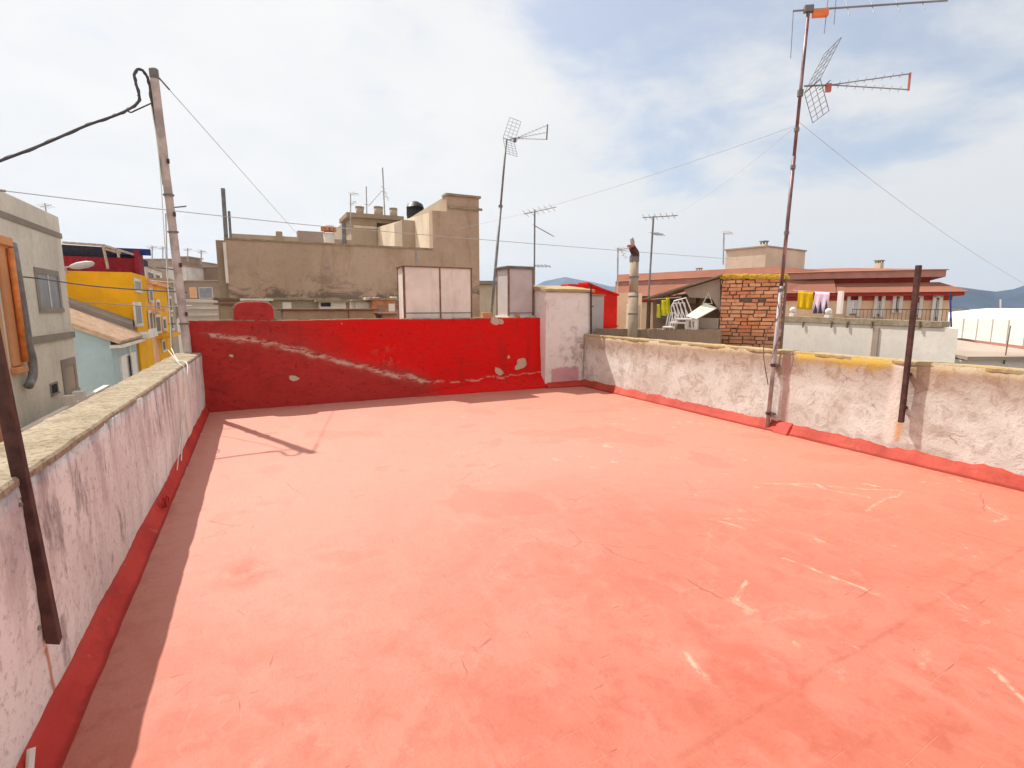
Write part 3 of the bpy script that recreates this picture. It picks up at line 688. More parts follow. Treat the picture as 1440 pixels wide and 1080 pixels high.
skirting(lambda t: Vector((5.2 + 0.9 * t, 8.95, 0)), lambda t: Vector((5.15 + 0.82 * t, 8.83 - 0.06 * t, 0)), lambda t: 0.10, 'skirting', M['curb'], pb, 40, 20, 0.02)
# drain pipe and grey cabinet at its right edge
q0 = PY(833, 398, 8.90); q1 = PY(833, 520, 8.90)
t = thing('drain_pipe', 'thin dark vertical pipe on the right edge of the white chimney block', 'pipe', (q0.x, 8.9, 0.2))
MB().tube([(q1.x - 0.015, 8.92, 0.26), (q0.x - 0.02, 8.92, 2.06)], 0.019, 8).build('pipe', M['rust'], t)
MB().tube([(q1.x - 0.015, 8.92, 0.10), (q1.x - 0.015, 8.92, 0.28)], 0.024, 8).build('pipe_socket', M['white_metal'], t)
mb = MB()
for z in (0.9, 1.6): mb.box(q1.x - 0.05, q1.x + 0.02, 8.93, 8.965, z, z + 0.03)
each(mb, 'pipe_clip', M['galv_dark'], t)
a = PY(836, 416, 9.5); c = PY(850, 470, 9.5)
t = thing('meter_cabinet', 'pale grey cabinet beside the white chimney block under the red gable', 'cabinet', (7.0, 9.6, 0.8))
MB().box(a.x - 0.1, PY(849, 440, 9.5).x, 9.5, 9.8, 0.4, a.z).build('cabinet_body', M['panel_grey'], t, bevel=0.01)
MB().box(a.x - 0.12, PY(849, 440, 9.5).x + 0.02, 9.48, 9.82, a.z + 0.001, a.z + 0.03).build('lid', M['olive'], t)

# ------------------------------------------------------------------ posts, pole, mast
t = thing('iron_post', 'dark rusty iron bar fixed to the left parapet', 'post', (-0.76, 2.42, 0.3))
MB().hexa([(-0.790, 2.40, 0.335), (-0.748, 2.40, 0.318), (-0.748, 2.44, 0.328), (-0.790, 2.435, 0.345), (-0.865, 2.40, 2.05), (-0.823, 2.40, 2.05), (-0.823, 2.44, 2.05), (-0.865, 2.435, 2.05)]).build('bar', M['rust'], t, bevel=0.004)
mb = MB()
for z in (0.5, 0.82): mb.box(-0.84, -0.79, 2.415, 2.455, z, z + 0.03)
each(mb, 'anchor', M['rust'], t)
for z in (0.42, 0.9):
    mb = MB().box(-0.81, -0.797 + 0.0, 2.36, 2.48, z - 0.02, z + 0.02); mb.build('fixing_plate', M['rust_light'], t, bevel=0.002)
    for yy_ in (2.372, 2.466): MB().lathe((-0.797, yy_, z), [(0.009, 0), (0.009, 0.007), (0.006, 0.01)], 6, (1, 0, 0)).build('bolt', M['galv_dark'], t)
t = thing('iron_post', 'brown rusty iron bar rising above the right parapet', 'post', (6.0, 3.0, 0.4))
pb0 = PX(1267, 594, 5.99); pt0 = PX(1292, 373, 5.99)
def bar(b, p, h):
    return MB().hexa([b + V(-h, -h, 0), b + V(h, -h, 0), b + V(h, h, 0), b + V(-h, h, 0), p + V(-h, -h, 0), p + V(h, -h, 0), p + V(h, h, 0), p + V(-h, h, 0)])
bar(pb0, pt0, 0.022).build('bar', M['rust'], t, bevel=0.004)
mb = MB()
for z in (0.55, 0.9): mb.box(6.0, 6.07, pb0.y - 0.02, pb0.y + 0.02, z, z + 0.03)
each(mb, 'anchor', M['rust'], t)

# tall pole on the left
PT = PY(216, 99, 8.86); PBm = PY(263, 489, 9.12)
pole_dir = (PT - PBm).normalized()
PB0 = PBm - pole_dir * 7.6
def onpole(z): k = (z - PB0.z) / (PT.z - PB0.z); return PB0.lerp(PT, k)
t = thing('utility_pole', 'tall weathered pole leaning behind the left corner of the red wall', 'pole', PB0)
mb = MB(); NS = 60
vs = []; n_ = 12
for i in range(NS + 1):
    k = i / NS; p = PB0.lerp(PT, k); r = 0.068 - 0.018 * k
    for j in range(n_):
        a = 2 * math.pi * j / n_
        d = Vector((math.cos(a), math.sin(a), 0)); vs.append(p + d * (r + 0.007 * mnoise.noise(Vector((p.z * 3, j * 0.6, 0)))))
fs = [(i * n_ + j, i * n_ + (j + 1) % n_, (i + 1) * n_ + (j + 1) % n_, (i + 1) * n_ + j) for i in range(NS) for j in range(n_)] + [tuple(range(n_)), tuple(NS * n_ + j for j in range(n_))]
mb.add(vs, fs).build('shaft', M['pole'], t, smooth=True)
MB().lathe(PT - pole_dir * 0.10, [(0.055, 0), (0.057, 0.02), (0.057, 0.11), (0.045, 0.125)], 14, pole_dir).build('cap', M['galv_dark'], t)
for z in (1.35, 2.65, 3.15):
    MB().lathe(onpole(z), [(0.070, 0), (0.070, 0.025)], 12, pole_dir).build('strap', M['galv_dark'], t)
for (a, b_, z) in [((219, 376), (244, 379), None), ((243, 292), (262, 290), None)]:
    p = PY(a[0], a[1], 9.0); q = PY(b_[0], b_[1], 9.0)
    MB().tube([p, q], 0.010, 6).build('step_peg', M['galv_dark'], t)
mb = MB()
for z in (1.5, 2.2, 2.9, 3.6): mb.obox(onpole(z) + V(0.05, -0.055, 0), (0.015, 0, 0), (0, 0.012, 0), (0, 0, 0.03))
each(mb, 'bolt', M['rust'], t)

def cat(P, n=10):
    """smooth curve through points"""
    P = [Vector(p) for p in P]; Q = [P[0] * 2 - P[1]] + P + [P[-1] * 2 - P[-2]]; out = []
    for i in range(1, len(Q) - 2):
        for k in range(n):
            u = k / n; a, b, c, d = Q[i - 1], Q[i], Q[i + 1], Q[i + 2]
            out.append(0.5 * ((2 * b) + (c - a) * u + (2 * a - 5 * b + 4 * c - d) * u * u + (-a + 3 * b - 3 * c + d) * u ** 3))
    out.append(P[-1]); return out
def sag(a, b, s, n=30):
    a = Vector(a); b = Vector(b); return [a.lerp(b, i / n) - Vector((0, 0, 4 * s * (i / n) * (1 - i / n))) for i in range(n + 1)]
# thick cable that loops over the pole head
cc = [PY(-190, 290, 7.6)] + [PY(x, y, 8.0 + 0.80 * (x / 190)) for x, y in [(-60, 248), (0, 226), (60, 203), (120, 177), (160, 163), (180, 154), (193, 145), (196, 136), (192, 120), (189, 105), (195, 97), (204, 103), (210, 118), (213, 140)]]
cc += [onpole(z) + V(-0.05, 0.05, 0) for z in (3.9, 3.6, 3.3)]
t = thing('overhead_cable', 'thick dark cable looping over the pole head and sagging off to the left', 'cable', cc[3])
C1 = cat(cc, 12)
MB().tube(C1, 0.017, 7).build('cable', M['cable'], t, smooth=True)
tw = [p + V(0.014 * math.cos(i * 0.55), 0, 0.014 * math.sin(i * 0.55)) for i, p in enumerate(C1[:-36])]
MB().tube(tw, 0.010, 6).build('twisted_strand', M['cable'], t, smooth=True)
MB().tube(cat([PY(178, 155, 8.74), PY(184, 158, 8.76), PY(191, 155, 8.8), PY(213, 145, 8.86)], 8), 0.010, 6).build('tension_wire', M['cable'], t)
# guy wire from pole head to the big wall
pa = PY(224, 110, 8.88); pe = PY(417, 328, 17.0)
tag(MB().tube([pa + (pe - pa) * k / 20 for k in range(21)], 0.005, 6).build('guy_wire', M['wire']), 'single straight wire from the pole head down to the brown cement building', 'wire')
tag(MB().tube([pa, pa + (pe - pa) * 0.035], 0.012, 6).build('wire_tensioner', M['galv_dark']), 'small grey tensioner near the leaning pole head', 'fitting')
# long wire across
a = PY(-140, 250, 13.0); b_ = PY(440, 317, 13.5); c_ = PY(1040, 365, 15)
t = thing('overhead_cable', 'long thin pale wire crossing the whole sky just above the rooftops', 'cable', b_)
L1 = sag(a, b_, 0.03, 24) + sag(b_, c_, 0.02, 24)[1:]
MB().tube(L1, 0.0085, 6).build('cable', M['wire'], t)
MB().tube([PY(-6, 267, 13.02), PY(8, 268.6, 13.03)], 0.024, 6).build('splice', M['galv'], t)
# white coax down the pole and over the parapet
t = thing('coax_cable', 'thin white cable hanging beside the pole and over the left parapet', 'cable', (-0.75, 6.9, 0.0))
pp = [PY(213, 150, 8.70), PY(221, 200, 8.62), PY(226, 250, 8.6), PY(231, 330, 8.5), PY(236, 400, 8.4), PY(241, 490, 8.1)]
MB().tube(cat(pp, 8), 0.0055, 5).build('upper_run', M['wire_white'], t)
pp = [PY(241, 490, 8.1), V(-0.86, 7.4, 0.965), V(-0.735, 7.1, 0.93), V(-0.745, 6.6, 0.55), V(-0.735, 5.9, 0.10)]
MB().tube(cat(pp, 8), 0.0055, 5).build('lower_run', M['wire_white'], t)
pp = [PY(236, 492, 7.9), V(-0.80, 7.0, 0.955), V(-0.742, 6.85, 0.90), V(-0.75, 6.5, 0.5), V(-0.738, 5.6, 0.09)]
MB().tube(cat(pp, 8), 0.004, 5).build('second_run', M['wire_white'], t)
tc = PX(229, 706, -0.73)
cl = [tc + V(0.012 * k / 10, 0.045 * math.cos(k * 0.7) + 0.01 * math.sin(k), 0.04 * math.sin(k * 0.7)) for k in range(30)]
MB().tube(cl, 0.005, 5).build('knot', M['red'], t)
tag(MB().tube([PX(44, 1052, -0.765), PX(40, 1100, -0.765)], 0.012, 8).build('plastic_pipe', M['wire_white']), 'short white pipe stub low on the left parapet', 'pipe')

# ---- antennas
def yagi_vhf(t, O, D, Lp, Lb, els, el_len, ax, mr, mb_, r=0.008, re=0.0035):
    """boom through O along D (unit); els: fractions; ax: element direction"""
    MB().tube([O - D * Lb, O + D * Lp], r, 8).build('boom', mb_, t)
    for e, l in zip(els, el_len):
        c = O + D * e
        MB().tube([c - ax * l * 0.5, c + ax * l * 0.5], re, 5).build('element', mr, t)
# tall mast
MX = 5.985
m0 = PX(1079, 603, MX); m1 = PX(1137, 14, MX)
m0.z = 0.02
def onm(k): return m0.lerp(m1, k)
def onz(z): return m0.lerp(m1, (z - m0.z) / (m1.z - m0.z))
t = thing('antenna_mast', 'tallest reddish antenna mast strapped to the right parapet with two aerials', 'antenna', m0)
mb = MB().tube([m0, onm(0.37)], 0.026, 12); mb.build('lower_tube', M['galv'], t, smooth=True)
MB().tube([onm(0.36), onm(0.68)], 0.022, 12).build('middle_tube', M['mast'], t, smooth=True)
MB().tube([onm(0.675), m1 + V(0, 0, 0.03)], 0.019, 12).build('upper_tube', M['mast'], t, smooth=True)
for z in (0.22, 0.86):
    MB().lathe(onz(z) - V(0, 0, 0.02), [(0.036, 0), (0.036, 0.04)], 12).build('clamp', M['rust'], t)
    MB().box(onz(z).x - 0.01, 6.07, onz(z).y - 0.05, onz(z).y + 0.05, z - 0.012, z + 0.012).build('wall_bracket', M['galv_dark'], t, bevel=0.003)
for k in (0.36, 0.5, 0.655, 0.74):
    MB().lathe(onm(k) - V(0, 0, 0.02), [(0.030, 0), (0.030, 0.04)], 12).build('collar', M['galv_dark'], t)
zc = onz(2.1)
pp = [onz(2.25) + V(-0.03, 0.0, 0), onz(1.95) + V(-0.04, -0.01, 0), onz(1.70) + V(-0.05, 0.0, 0), onz(1.50) + V(-0.03, -0.03, 0), onz(1.30) + V(-0.02, 0.12, 0), onz(1.0) + V(-0.03, 0.14, 0), onz(0.6) + V(-0.04, 0.02, 0)]
MB().tube(cat(pp, 8), 0.006, 5).build('coax', M['mast'], t)
pp = [onz(1.75) + V(-0.02, -0.03, 0), onz(1.45) + V(0.0, -0.05, 0), onz(1.2) + V(-0.02, -0.045, 0), onz(0.95) + V(-0.02, 0.02, 0)]
MB().tube(cat(pp, 8), 0.006, 5).build('coax', M['mast'], t)
zt = m1.z
A = PZ(1112, 16, zt); B = PZ(1332, 1, zt); D = (B - A); D.z = 0; D.normalize()
O = m1.copy(); O.z = zt
Lf = (B - O).length; ax = V(0, 0, 1)
side = D.cross(V(0, 0, 1)).normalized()
MB().tube([O - D * 0.17, O + D * Lf], 0.011, 8).build('boom', M['alu'], t)
els = [(-0.165, 0.50, V(0.05, 0.02, -1), 0.0), (0.20, 0.42, V(-.05, 0, -1), 0.36), (0.29, 0.3, V(0, 0, -1), 0.42)] + [(0.42 + k * 0.262, 0.26 - 0.008 * k, (V(0, 0, -1) + side * 0.55).normalized(), 0.5) for k in range(6)]
for e, l, dv, upf in els:
    if e > Lf: continue
    c = O + D * e; dv = dv.normalized()
    MB().tube([c - dv * l * upf, c + dv * l * (1 - upf)], 0.0042, 5).build('element', M['alu'], t)
MB().obox(O + D * 0.13 + V(0, 0, -0.045), D * 0.085, side * 0.03, V(0, 0, 0.038)).build('dipole_box', M['orange_plastic'], t, bevel=0.008)
MB().obox(O + V(0, 0, 0.01), D * 0.05, side * 0.03, V(0, 0, 0.035)).build('boom_clamp', M['galv_dark'], t, bevel=0.005)
def grid_panel(t, hinge, out, side, W_, L_, nrod, mat, r=0.004):
    mb = MB(); e = [hinge - side * W_, hinge + side * W_, hinge + side * W_ + out * L_, hinge - side * W_ + out * L_]
    for a, b in zip(e, e[1:] + e[:1]): mb.tube([a, b], r * 1.3, 5)
    for k in range(1, nrod): mb.tube([hinge - side * W_ + out * L_ * k / nrod, hinge + side * W_ + out * L_ * k / nrod], r, 5)
    for s in (-0.33, 0.33): mb.tube([hinge + side * W_ * s, hinge + side * W_ * s + out * L_], r, 5)
    mb.build('reflector_panel', mat, t)
def uhf(t, O, D, side, L_, mats, s=1.0, booms=2, spread=0.10, Wd=0.22, PL=0.36, ro=0.62, upL=1.0, dnL=1.0, sk=0.0):
    up = D.cross(side).normalized()
    if up.z < 0: up = -up
    hin = O + D * 0.06
    grid_panel(t, hin, (up + D * ro).normalized(), side, Wd * s, PL * s * upL, 6, mats[0], 0.0034 * s)
    grid_panel(t, hin - up * 0.01, (-up + D * ro * 0.8).normalized(), side, Wd * s, PL * s * dnL, 6, mats[0], 0.0034 * s)
    MB().tube([O - D * 0.03, O + D * 0.30 * s], 0.011 * s, 8).build('boom', mats[0], t)
    MB().obox(O + D * 0.24 * s - up * 0.03 * s, D * 0.03 * s, side * 0.02 * s, up * 0.045 * s).build('dipole_box', mats[1], t, bevel=0.004)
    MB().tube([O + D * 0.2 * s - side * 0.13 * s, O + D * 0.2 * s + side * 0.13 * s], 0.006 * s, 6).build('element', mats[0], t)
    ends = []
    for k in range(booms):
        f = (k / (booms - 1) - 0.5) * 2
        e0 = O + D * 0.26 * s; e1 = O + D * L_ + up * spread * f * s
        ends.append(e1)
        MB().tube([e0, e1], 0.0065 * s, 6).build('boom', mats[0], t)
        mb = MB()
        for j in range(1, 9):
            c = e0.lerp(e1, j / 9)
            for a in (1, -1): mb.tube([c - (side + up * 0.55 * a) * 0.032 * s, c + (side + up * 0.55 * a) * 0.032 * s], 0.0028 * s, 4)
        each(mb, 'director', mats[0], t)
    MB().tube([ends[0] - up * 0.01, ends[-1] + up * 0.01], 0.014 * s, 6).build('end_bracket', mats[1], t)
k2 = 1 - (120 - 14) / (603 - 14)
zz = onm(0.815).z
def solve_z(x, y, X0): return PX(x, y, X0)
O2 = PX(1132, 121, MX - 0.02)
B2 = PZ(1276, 115, O2.z); D2 = B2 - O2; D2.z = 0; L2 = D2.length; D2.normalize(); s2 = D2.cross(V(0, 0, 1)).normalized()
uhf(t, O2 + D2 * 0.02, D2, s2, L2, (M['alu'], M['red_plastic']), 1.0, 2, 0.085, 0.20, 0.46, 0.45, 1.0, 0.78)
MB().lathe(onm(0.82) - V(0, 0, 0.03), [(0.034, 0), (0.034, 0.07)], 10).build('boom_clamp', M['galv_dark'], t)
# faint guy wires of the mast
g0 = onm(0.75)
tag(MB().tube(sag(g0, PY(640, 322, 14), 0.12, 20), 0.0026, 5).build('guy_wire', M['wire']), 'faint thin stay running from the tall mast down to the left over the rooftops', 'wire')
tag(MB().tube(sag(g0 + V(0, 0, 0.05), PD(1446, 402, 9.0), 0.10, 20), 0.0026, 5).build('guy_wire', M['wire']), 'faint thin stay running from the tall mast down to the right above the mountains', 'wire')
tag(MB().tube(sag(g0, PD(945, 303, 13.0), 0.10, 20), 0.002, 5).build('guy_wire', M['wire']), 'faintest short stay from the tall mast toward the two-armed roof aerial', 'wire')

# ---- second aerial beyond the red wall
YA = 10.4
a0 = PY(688, 452, YA); a1 = PY(712, 196, YA); a0.z = 0.88
t = thing('roof_antenna', 'grey mast with corner reflector aerial standing between the two white boxes', 'antenna', a0)
MB().tube([a0, a0.lerp(a1, 0.68)], 0.030, 10).build('mast_tube', M['galv_dark'], t, smooth=True)
MB().tube([a0.lerp(a1, 0.67), a1], 0.022, 10).build('upper_tube', M['galv_dark'], t, smooth=True)
MB().lathe(a0.lerp(a1, 0.67), [(0.045, 0), (0.045, 0.05)], 10).build('collar', M['galv_dark'], t)
OA = a1 + V(0, -0.02, -0.02); BA = PD(769, 190, 9.6); BA = PY(769, 190, 9.35); DA = BA - OA; LA = DA.length; DA.z *= 0.6; DA.normalize(); sA = DA.cross(V(0, 0, 1)).normalized()
uhf(t, OA, DA, sA, LA, (M['alu'], M['galv_dark']), 1.0, 3, 0.13, 0.17, 0.40, 0.45, 1.0, 0.8)
def small_antenna(name, label, base_px, top_px, yy, arms, mat='galv_dark', r=0.018, group=None, zb=None):
    """mast with horizontal arms. arms: list of (px0, px1, fractions of element) in photo pixels at the mast's depth"""
    a = PD(*base_px, yy); b = PD(*top_px, yy)
    if zb is not None:
        k = (zb - a.z) / (b.z - a.z); a = a.lerp(b, k)
    t = thing(name, label, 'antenna', a, group)
    MB().tube([a, b], r, 8).build('mast_tube', M[mat], t)
    for (p0, p1, ne, eh) in arms:
        P0 = PD(*p0, yy); P1 = PD(*p1, yy - 0.5)
        MB().tube([P0, P1], r * 0.55, 6).build('boom', M[mat], t)
        mb = MB(); dd = (P1 - P0).normalized(); sd = dd.cross(V(0, 0, 1)).normalized()
        for k in range(ne):
            c = P0.lerp(P1, (k + 0.3) / ne); mb.tube([c - (sd + V(0, 0, 0.35)) * eh, c + (sd + V(0, 0, 0.35)) * eh], r * 0.28, 4)
        each(mb, 'element', M[mat], t)
    return t
small_antenna('roof_antenna', 'thin aerial behind the white chimney block with one long arm and a lower short arm', (751, 460), (752, 295), 13, [((737, 301), (782, 291), 6, 0.16), ((753, 318), (778, 332), 5, 0.12), ((753, 374), (774, 374), 4, 0.10)], r=0.021)
small_antenna('roof_antenna', 'dark aerial with a T-shaped top arm behind the cowled chimney pipe', (912, 420), (919, 304), 14, [((904, 306), (953, 303), 6, 0.15), ((918, 329), (932, 329), 4, 0.12)], r=0.026)
small_antenna('roof_antenna', 'small pale aerial just left of the cowled chimney pipe', (868, 440), (869, 349), 16, [((869, 351), (884, 349), 3, 0.14), ((872, 349), (880, 364), 3, 0.10)], 'galv', 0.022)
small_antenna('roof_antenna', 'small aerial at the left end of the cream rooftop block', (1017, 372), (1018, 328), 33, [((1018, 328), (1030, 327), 4, 0.28)], 'galv', 0.045)
small_antenna('roof_antenna', 'slim aerial with a slanting row of elements above three round vent pots', (543, 345), (538, 236), 24.5, [((537, 268), (518, 290), 6, 0.10), ((538, 262), (546, 282), 3, 0.12)], 'galv', 0.03)
small_antenna('roof_antenna', 'bare thin rod beside the leftmost round vent pot', (516, 310), (515, 262), 24.6, [((514, 288), (518, 287), 1, 0.1)], 'galv', 0.025)
small_antenna('roof_antenna', 'pale small aerial left of the round vent pots', (493, 330), (493, 272), 22, [((493, 273), (503, 272), 3, 0.15), ((493, 288), (500, 283), 3, 0.12)], 'galv', 0.022)
small_antenna('roof_antenna', 'tiny aerial above the roof edge of the grey building on the left', (66, 305), (63, 286), 24, [((57, 291), (72, 288), 4, 0.2)], 'galv', 0.025)
for i, (x, y, tx, w, lb) in enumerate([(214, 372, 346, 50, 'tiny aerial cluster mast left of the leaning pole above far roofs'), (229, 372, 347, 52, 'tiny T-shaped aerial just left of the leaning pole over the far roofs'), (264, 368, 349, 56, 'tiny aerial just right of the leaning pole above the brown chimney'), (283, 372, 352, 48, 'tiny aerial between the pole and the big cement building')]):
    small_antenna('far_antenna', lb, (x, y), (x, tx), w, [((x - 5, tx + 3), (x + 6, tx + 1), 3, 0.4)], 'galv', 0.05, 'small aerials on far roofs')

# ================================================================== setting around the terrace
GZ = -7.0
m = MB(); m.grid(lambda u, v: Vector((-6000 + 12000 * u, -3000 + 12000 * v, GZ)), 12, 12)
tag(m.build('ground', M['ground']), kind='structure')
m = MB().box(-4.6, -2.0, -12, 70, GZ - 0.1, GZ + 0.01)
tag(m.build('street', M['street']), kind='structure')
for xa_, xb_ in ((-5.5, -4.6), (-2.0, -1.05)): tag(MB().box(xa_, xb_, -12, 70, GZ - 0.1, GZ + 0.13).build('pavement', M['pavement']), kind='structure')

def rect_y(x0, y0, x1, y1, Y0):   # photo rectangle -> (xa, xb, za, zb) on plane y=Y0
    a = PY(x0, y0, Y0); b = PY(x1, y1, Y0); c = PY((x0 + x1) / 2, y0, Y0)
    return a.x, b.x, PY((x0 + x1) / 2, y1, Y0).z, c.z
SX = -5.5
def street_window(parent, x0, y0, x1, y1, X0=SX, frame='greyhouse', glass='grey_glass', fw=0.12, sill=True, proud=0.04, name='window', bars=0):
    a = PX(x0, (y0 + y1) / 2, X0); b = PX(x1, (y0 + y1) / 2, X0)
    zt = PX((x0 + x1) / 2, y0, X0).z; zb = PX((x0 + x1) / 2, y1, X0).z
    ya, yb = a.y, b.y
    m = MB()
    m.box(X0 - 0.02, X0 + proud, ya - fw, ya, zb, zt); m.box(X0 - 0.02, X0 + proud, yb, yb + fw, zb, zt)
    m.box(X0 - 0.02, X0 + proud, ya - fw, yb + fw, zt, zt + fw)
    w = m.build(name, M[frame], parent)
    m = MB().box(X0 - 0.02, X0 + proud + 0.03, ya - fw, yb + fw, zb - fw * 0.8, zb)
    m.build('sill', M[frame], w)
    MB().box(X0 - 0.05, X0 + 0.008, ya, yb, zb, zt).build('pane', M[glass], w)
    if bars:
        m = MB()
        for k in range(1, bars + 1):
            yy = ya + (yb - ya) * k / (bars + 1); m.box(X0 + 0.009, X0 + 0.03, yy - 0.03, yy + 0.03, zb, zt)
        each(m, 'mullion', M['white_metal'], w)
    return w

# grey-beige house across the street
yE = PX(84, 320, SX).y; zT = PX(82, 305, SX).z; yO = 16.9
g = thing('town_house', 'grey beige rendered house at the left edge with a single square window', 'house', (SX - 4, 19.5, GZ))
MB().box(SX - 8, SX, yO, yE, GZ, zT).build('wall', M['greyhouse'], g, bevel=0.02)
m = MB().box(SX - 0.01, SX + 0.035, yO, yE + 0.01, 3.82, 3.98); m.build('cornice', M['greyband'], g)
zz = PX(70, 475, SX).z
m = MB().box(SX - 0.01, SX + 0.06, PX(28, 478, SX).y, yE + 0.01, zz - 0.10, zz + 0.10); each(m, 'string_course', M['greyband'], g)
street_window(g, 54, 387, 82, 433, frame='greyband', glass='grey_glass', fw=0.17, proud=0.03, bars=1)
street_window(g, 91, 513, 105, 550, frame='greyband', glass='taupe' , fw=0.22, proud=0.03, name='doorway')
street_window(g, 71, 540, 80, 553, frame='greyband', glass='dark', fw=0.05, proud=0.03, name='vent_hatch')
t = g
pp = [PX(19, 345, SX + 0.16), PX(24, 385, SX + 0.16), PX(33, 440, SX + 0.16), PX(40, 485, SX + 0.16), PX(45, 505, SX + 0.16), PX(46, 528, SX + 0.16), PX(40, 543, SX + 0.16)]
pp[0] = PX(17, 343, SX + 0.05)
MB().tube(cat(pp, 6), 0.10, 10).build('drain_pipe', M['grey_plastic'], g, smooth=True)
# neighbour with the orange front
g = thing('town_house', 'orange rendered house front cut off by the left picture edge', 'house', (SX - 4, 12, GZ))
MB().box(SX - 8, SX + 0.02, 3.5, yO - 0.03, GZ, PX(0, 335, SX).z).build('wall', M['pale_orange'], g)
ya = PX(12, 345, SX).y
ya -= 0.25; m = MB().box(SX, SX + 0.08, ya - 0.62, ya - 0.02, PX(30, 512, SX).z, PX(8, 345, SX).z); m.build('pilaster', M['orange'], g, bevel=0.02)
m = MB().box(SX, SX + 0.16, ya - 0.72, ya + 0.05, PX(8, 347, SX).z, PX(8, 347, SX).z + 0.22); m.box(SX, SX + 0.14, ya - 0.70, ya + 0.02, PX(30, 514, SX).z - 0.16, PX(30, 514, SX).z); each(m, 'moulding', M['orange'], g, bevel=0.02)
MB().tube([V(SX + 0.16, ya - 0.20, PX(8, 350, SX).z), V(SX + 0.16, ya - 0.20, PX(30, 508, SX).z)], 0.07, 8).build('drain_pipe', M['orange_pipe'], g, smooth=True)
MB().box(SX, SX + 0.06, 10.5, yO - 0.5, -5.5, -2.55).build('dado', M['yellow'], g)
# low walled yard
g = thing('yard_wall', 'low greyed white wall with two stubby gate piers below the light blue house', 'wall', (SX + 0.5, 22, GZ))
zb = PX(95, 570, SX + 0.7).z
MB().box(SX + 0.6, SX + 0.75, 15.0, 22.6, GZ, PX(60, 590, SX + 0.7).z).build('wall_body', M['offwhite'], g)
for (px, py) in ((98, 556), (112, 550)):
    p = PX(px, py, SX + 0.7); MB().box(SX + 0.55, SX + 0.8, p.y - 0.15, p.y + 0.15, GZ, p.z).build('pier', M['white'], g, bevel=0.01)

# light blue house
yb0 = PX(155, 480, SX).y; yb1 = PX(190, 472, SX).y; zE = 0.19
g = thing('town_house', 'low light blue house with a sun bleached tile roof', 'house', (SX - 4, 29, GZ))
pL = PY(104, 462, yb0)           # where the sloping eave meets the picture on the left
slope = (pL.z - zE) / (SX - pL.x)
xw = SX - 7.5; zW = zE + slope * 7.5
MB().extr([(SX, yb0, GZ), (SX, yb0, zE), (xw, yb0, zW), (xw, yb0, GZ)], (0, yb1 - yb0, 0)).build('wall', M['blue'], g)
rf = MB(); e = Vector((1, 0, -slope)).normalized(); nrm = Vector((slope, 0, 1)).normalized()
a = V(SX, yb0 - 0.15, zE) + e * 0.35 + nrm * 0.02; b_ = V(xw, yb0 - 0.15, zW) + nrm * 0.02
rf.extr([a, b_, b_ + nrm * 0.12, a + nrm * 0.12], (0, yb1 - yb0 + 0.2, 0)); r_ = rf.build('roof', M['tiles_blue_house'], g)
m = MB()
for k in range(19):
    y_ = yb0 - 0.05 + k * 0.28
    if y_ < yb1: m.tube([V(SX, y_, zE) + e * 0.38 + nrm * 0.15, V(xw, y_, zW) + nrm * 0.15], 0.075, 6)
m.build('tile_ridge', M['tiles_blue_house'], r_)
m = MB().box(SX - 0.01, SX + 0.42, yb0 - 0.18, yb1, zE - 0.30, zE - 0.17); m.build('gutter', M['offwhite'], g)
w = street_window(g, 169, 500, 189, 540, frame='white_metal', glass='glass', fw=0.10, bars=1)
for (s0, s1) in ((168, 176), (183, 190)):
    p = PX(s0, 515, SX); q = PX(s1, 515, SX)
    MB().box(SX + 0.04, SX + 0.09, p.y, q.y - 0.02, PX(178, 548, SX).z, PX(178, 498, SX).z).build('shutter', M['white_metal'], w)
MB().tube([PX(182, 479, SX + 0.1), PX(183, 500, SX + 0.1)], 0.05, 6).build('drain_pipe', M['offwhite'], g)

# yellow house
yy0 = 33.1; zY = PX(185, 383, SX).z; yy1 = PX(209, 392, SX).y
g = thing('town_house', 'bright yellow house with a burgundy rooftop parapet and dark awning', 'house', (SX - 5, 36, GZ))
MB().box(SX - 12, SX, yy0, yy1, GZ, zY).build('wall', M['yellow'], g)
MB().hexa([(xw - 0.5, yb1 + 0.01, GZ), (SX - 0.1, yb1 + 0.01, GZ), (SX - 0.1, yy0 - 0.02, GZ), (xw - 0.5, yy0 - 0.02, GZ), (xw - 0.5, yb1 + 0.01, zW + 0.55), (SX - 0.1, yb1 + 0.01, zE + 0.55), (SX - 0.1, yy0 - 0.02, zE + 0.75), (xw - 0.5, yy0 - 0.02, zW + 0.75)]).build('party_wall', M['greyband'], g)
zb0 = zY + 0.0; pq = PY(90, 344, yy0 + 3.2)
MB().box(SX - 12, SX - 0.15, yy0 + 3.0, yy0 + 3.2, zY, PY(150, 362, yy0 + 3.0).z).build('parapet', M['burgundy'], g)
m = MB().box(SX - 0.22, SX - 0.02, yy0 + 2.5, yy1 - 1.0, zY, zY + 1.35); m.build('parapet', M['burgundy'], g)
aw = MB(); A0 = PY(88, 337, yy0 + 3.4); A1 = PY(186, 360, yy0 + 3.4); A2 = PY(150, 349, yy0 + 3.4)
aw.extr([(SX - 12.5, yy0 + 3.4, A0.z), (A2.x, yy0 + 3.4, A2.z + 0.05), (A1.x + 0.2, yy0 + 3.4, A1.z), (A1.x + 0.2, yy0 + 3.4, A1.z - 0.35), (SX - 12.5, yy0 + 3.4, PY(90, 366, yy0 + 3.4).z)], (0, 3.5, 0)); aw.build('awning', M['dark'], g)
fr = MB()
for (p0, p1) in (((145, 346), (152, 378)), ((88, 341), (146, 345)), ((146, 345), (188, 358)), ((148, 350), (170, 356)), ((166, 352), (167, 362))):
    fr.tube([PY(*p0, yy0 + 2.6), PY(*p1, yy0 + 2.6)], 0.07, 6)
each(fr, 'terrace_frame', M['galv'], g)
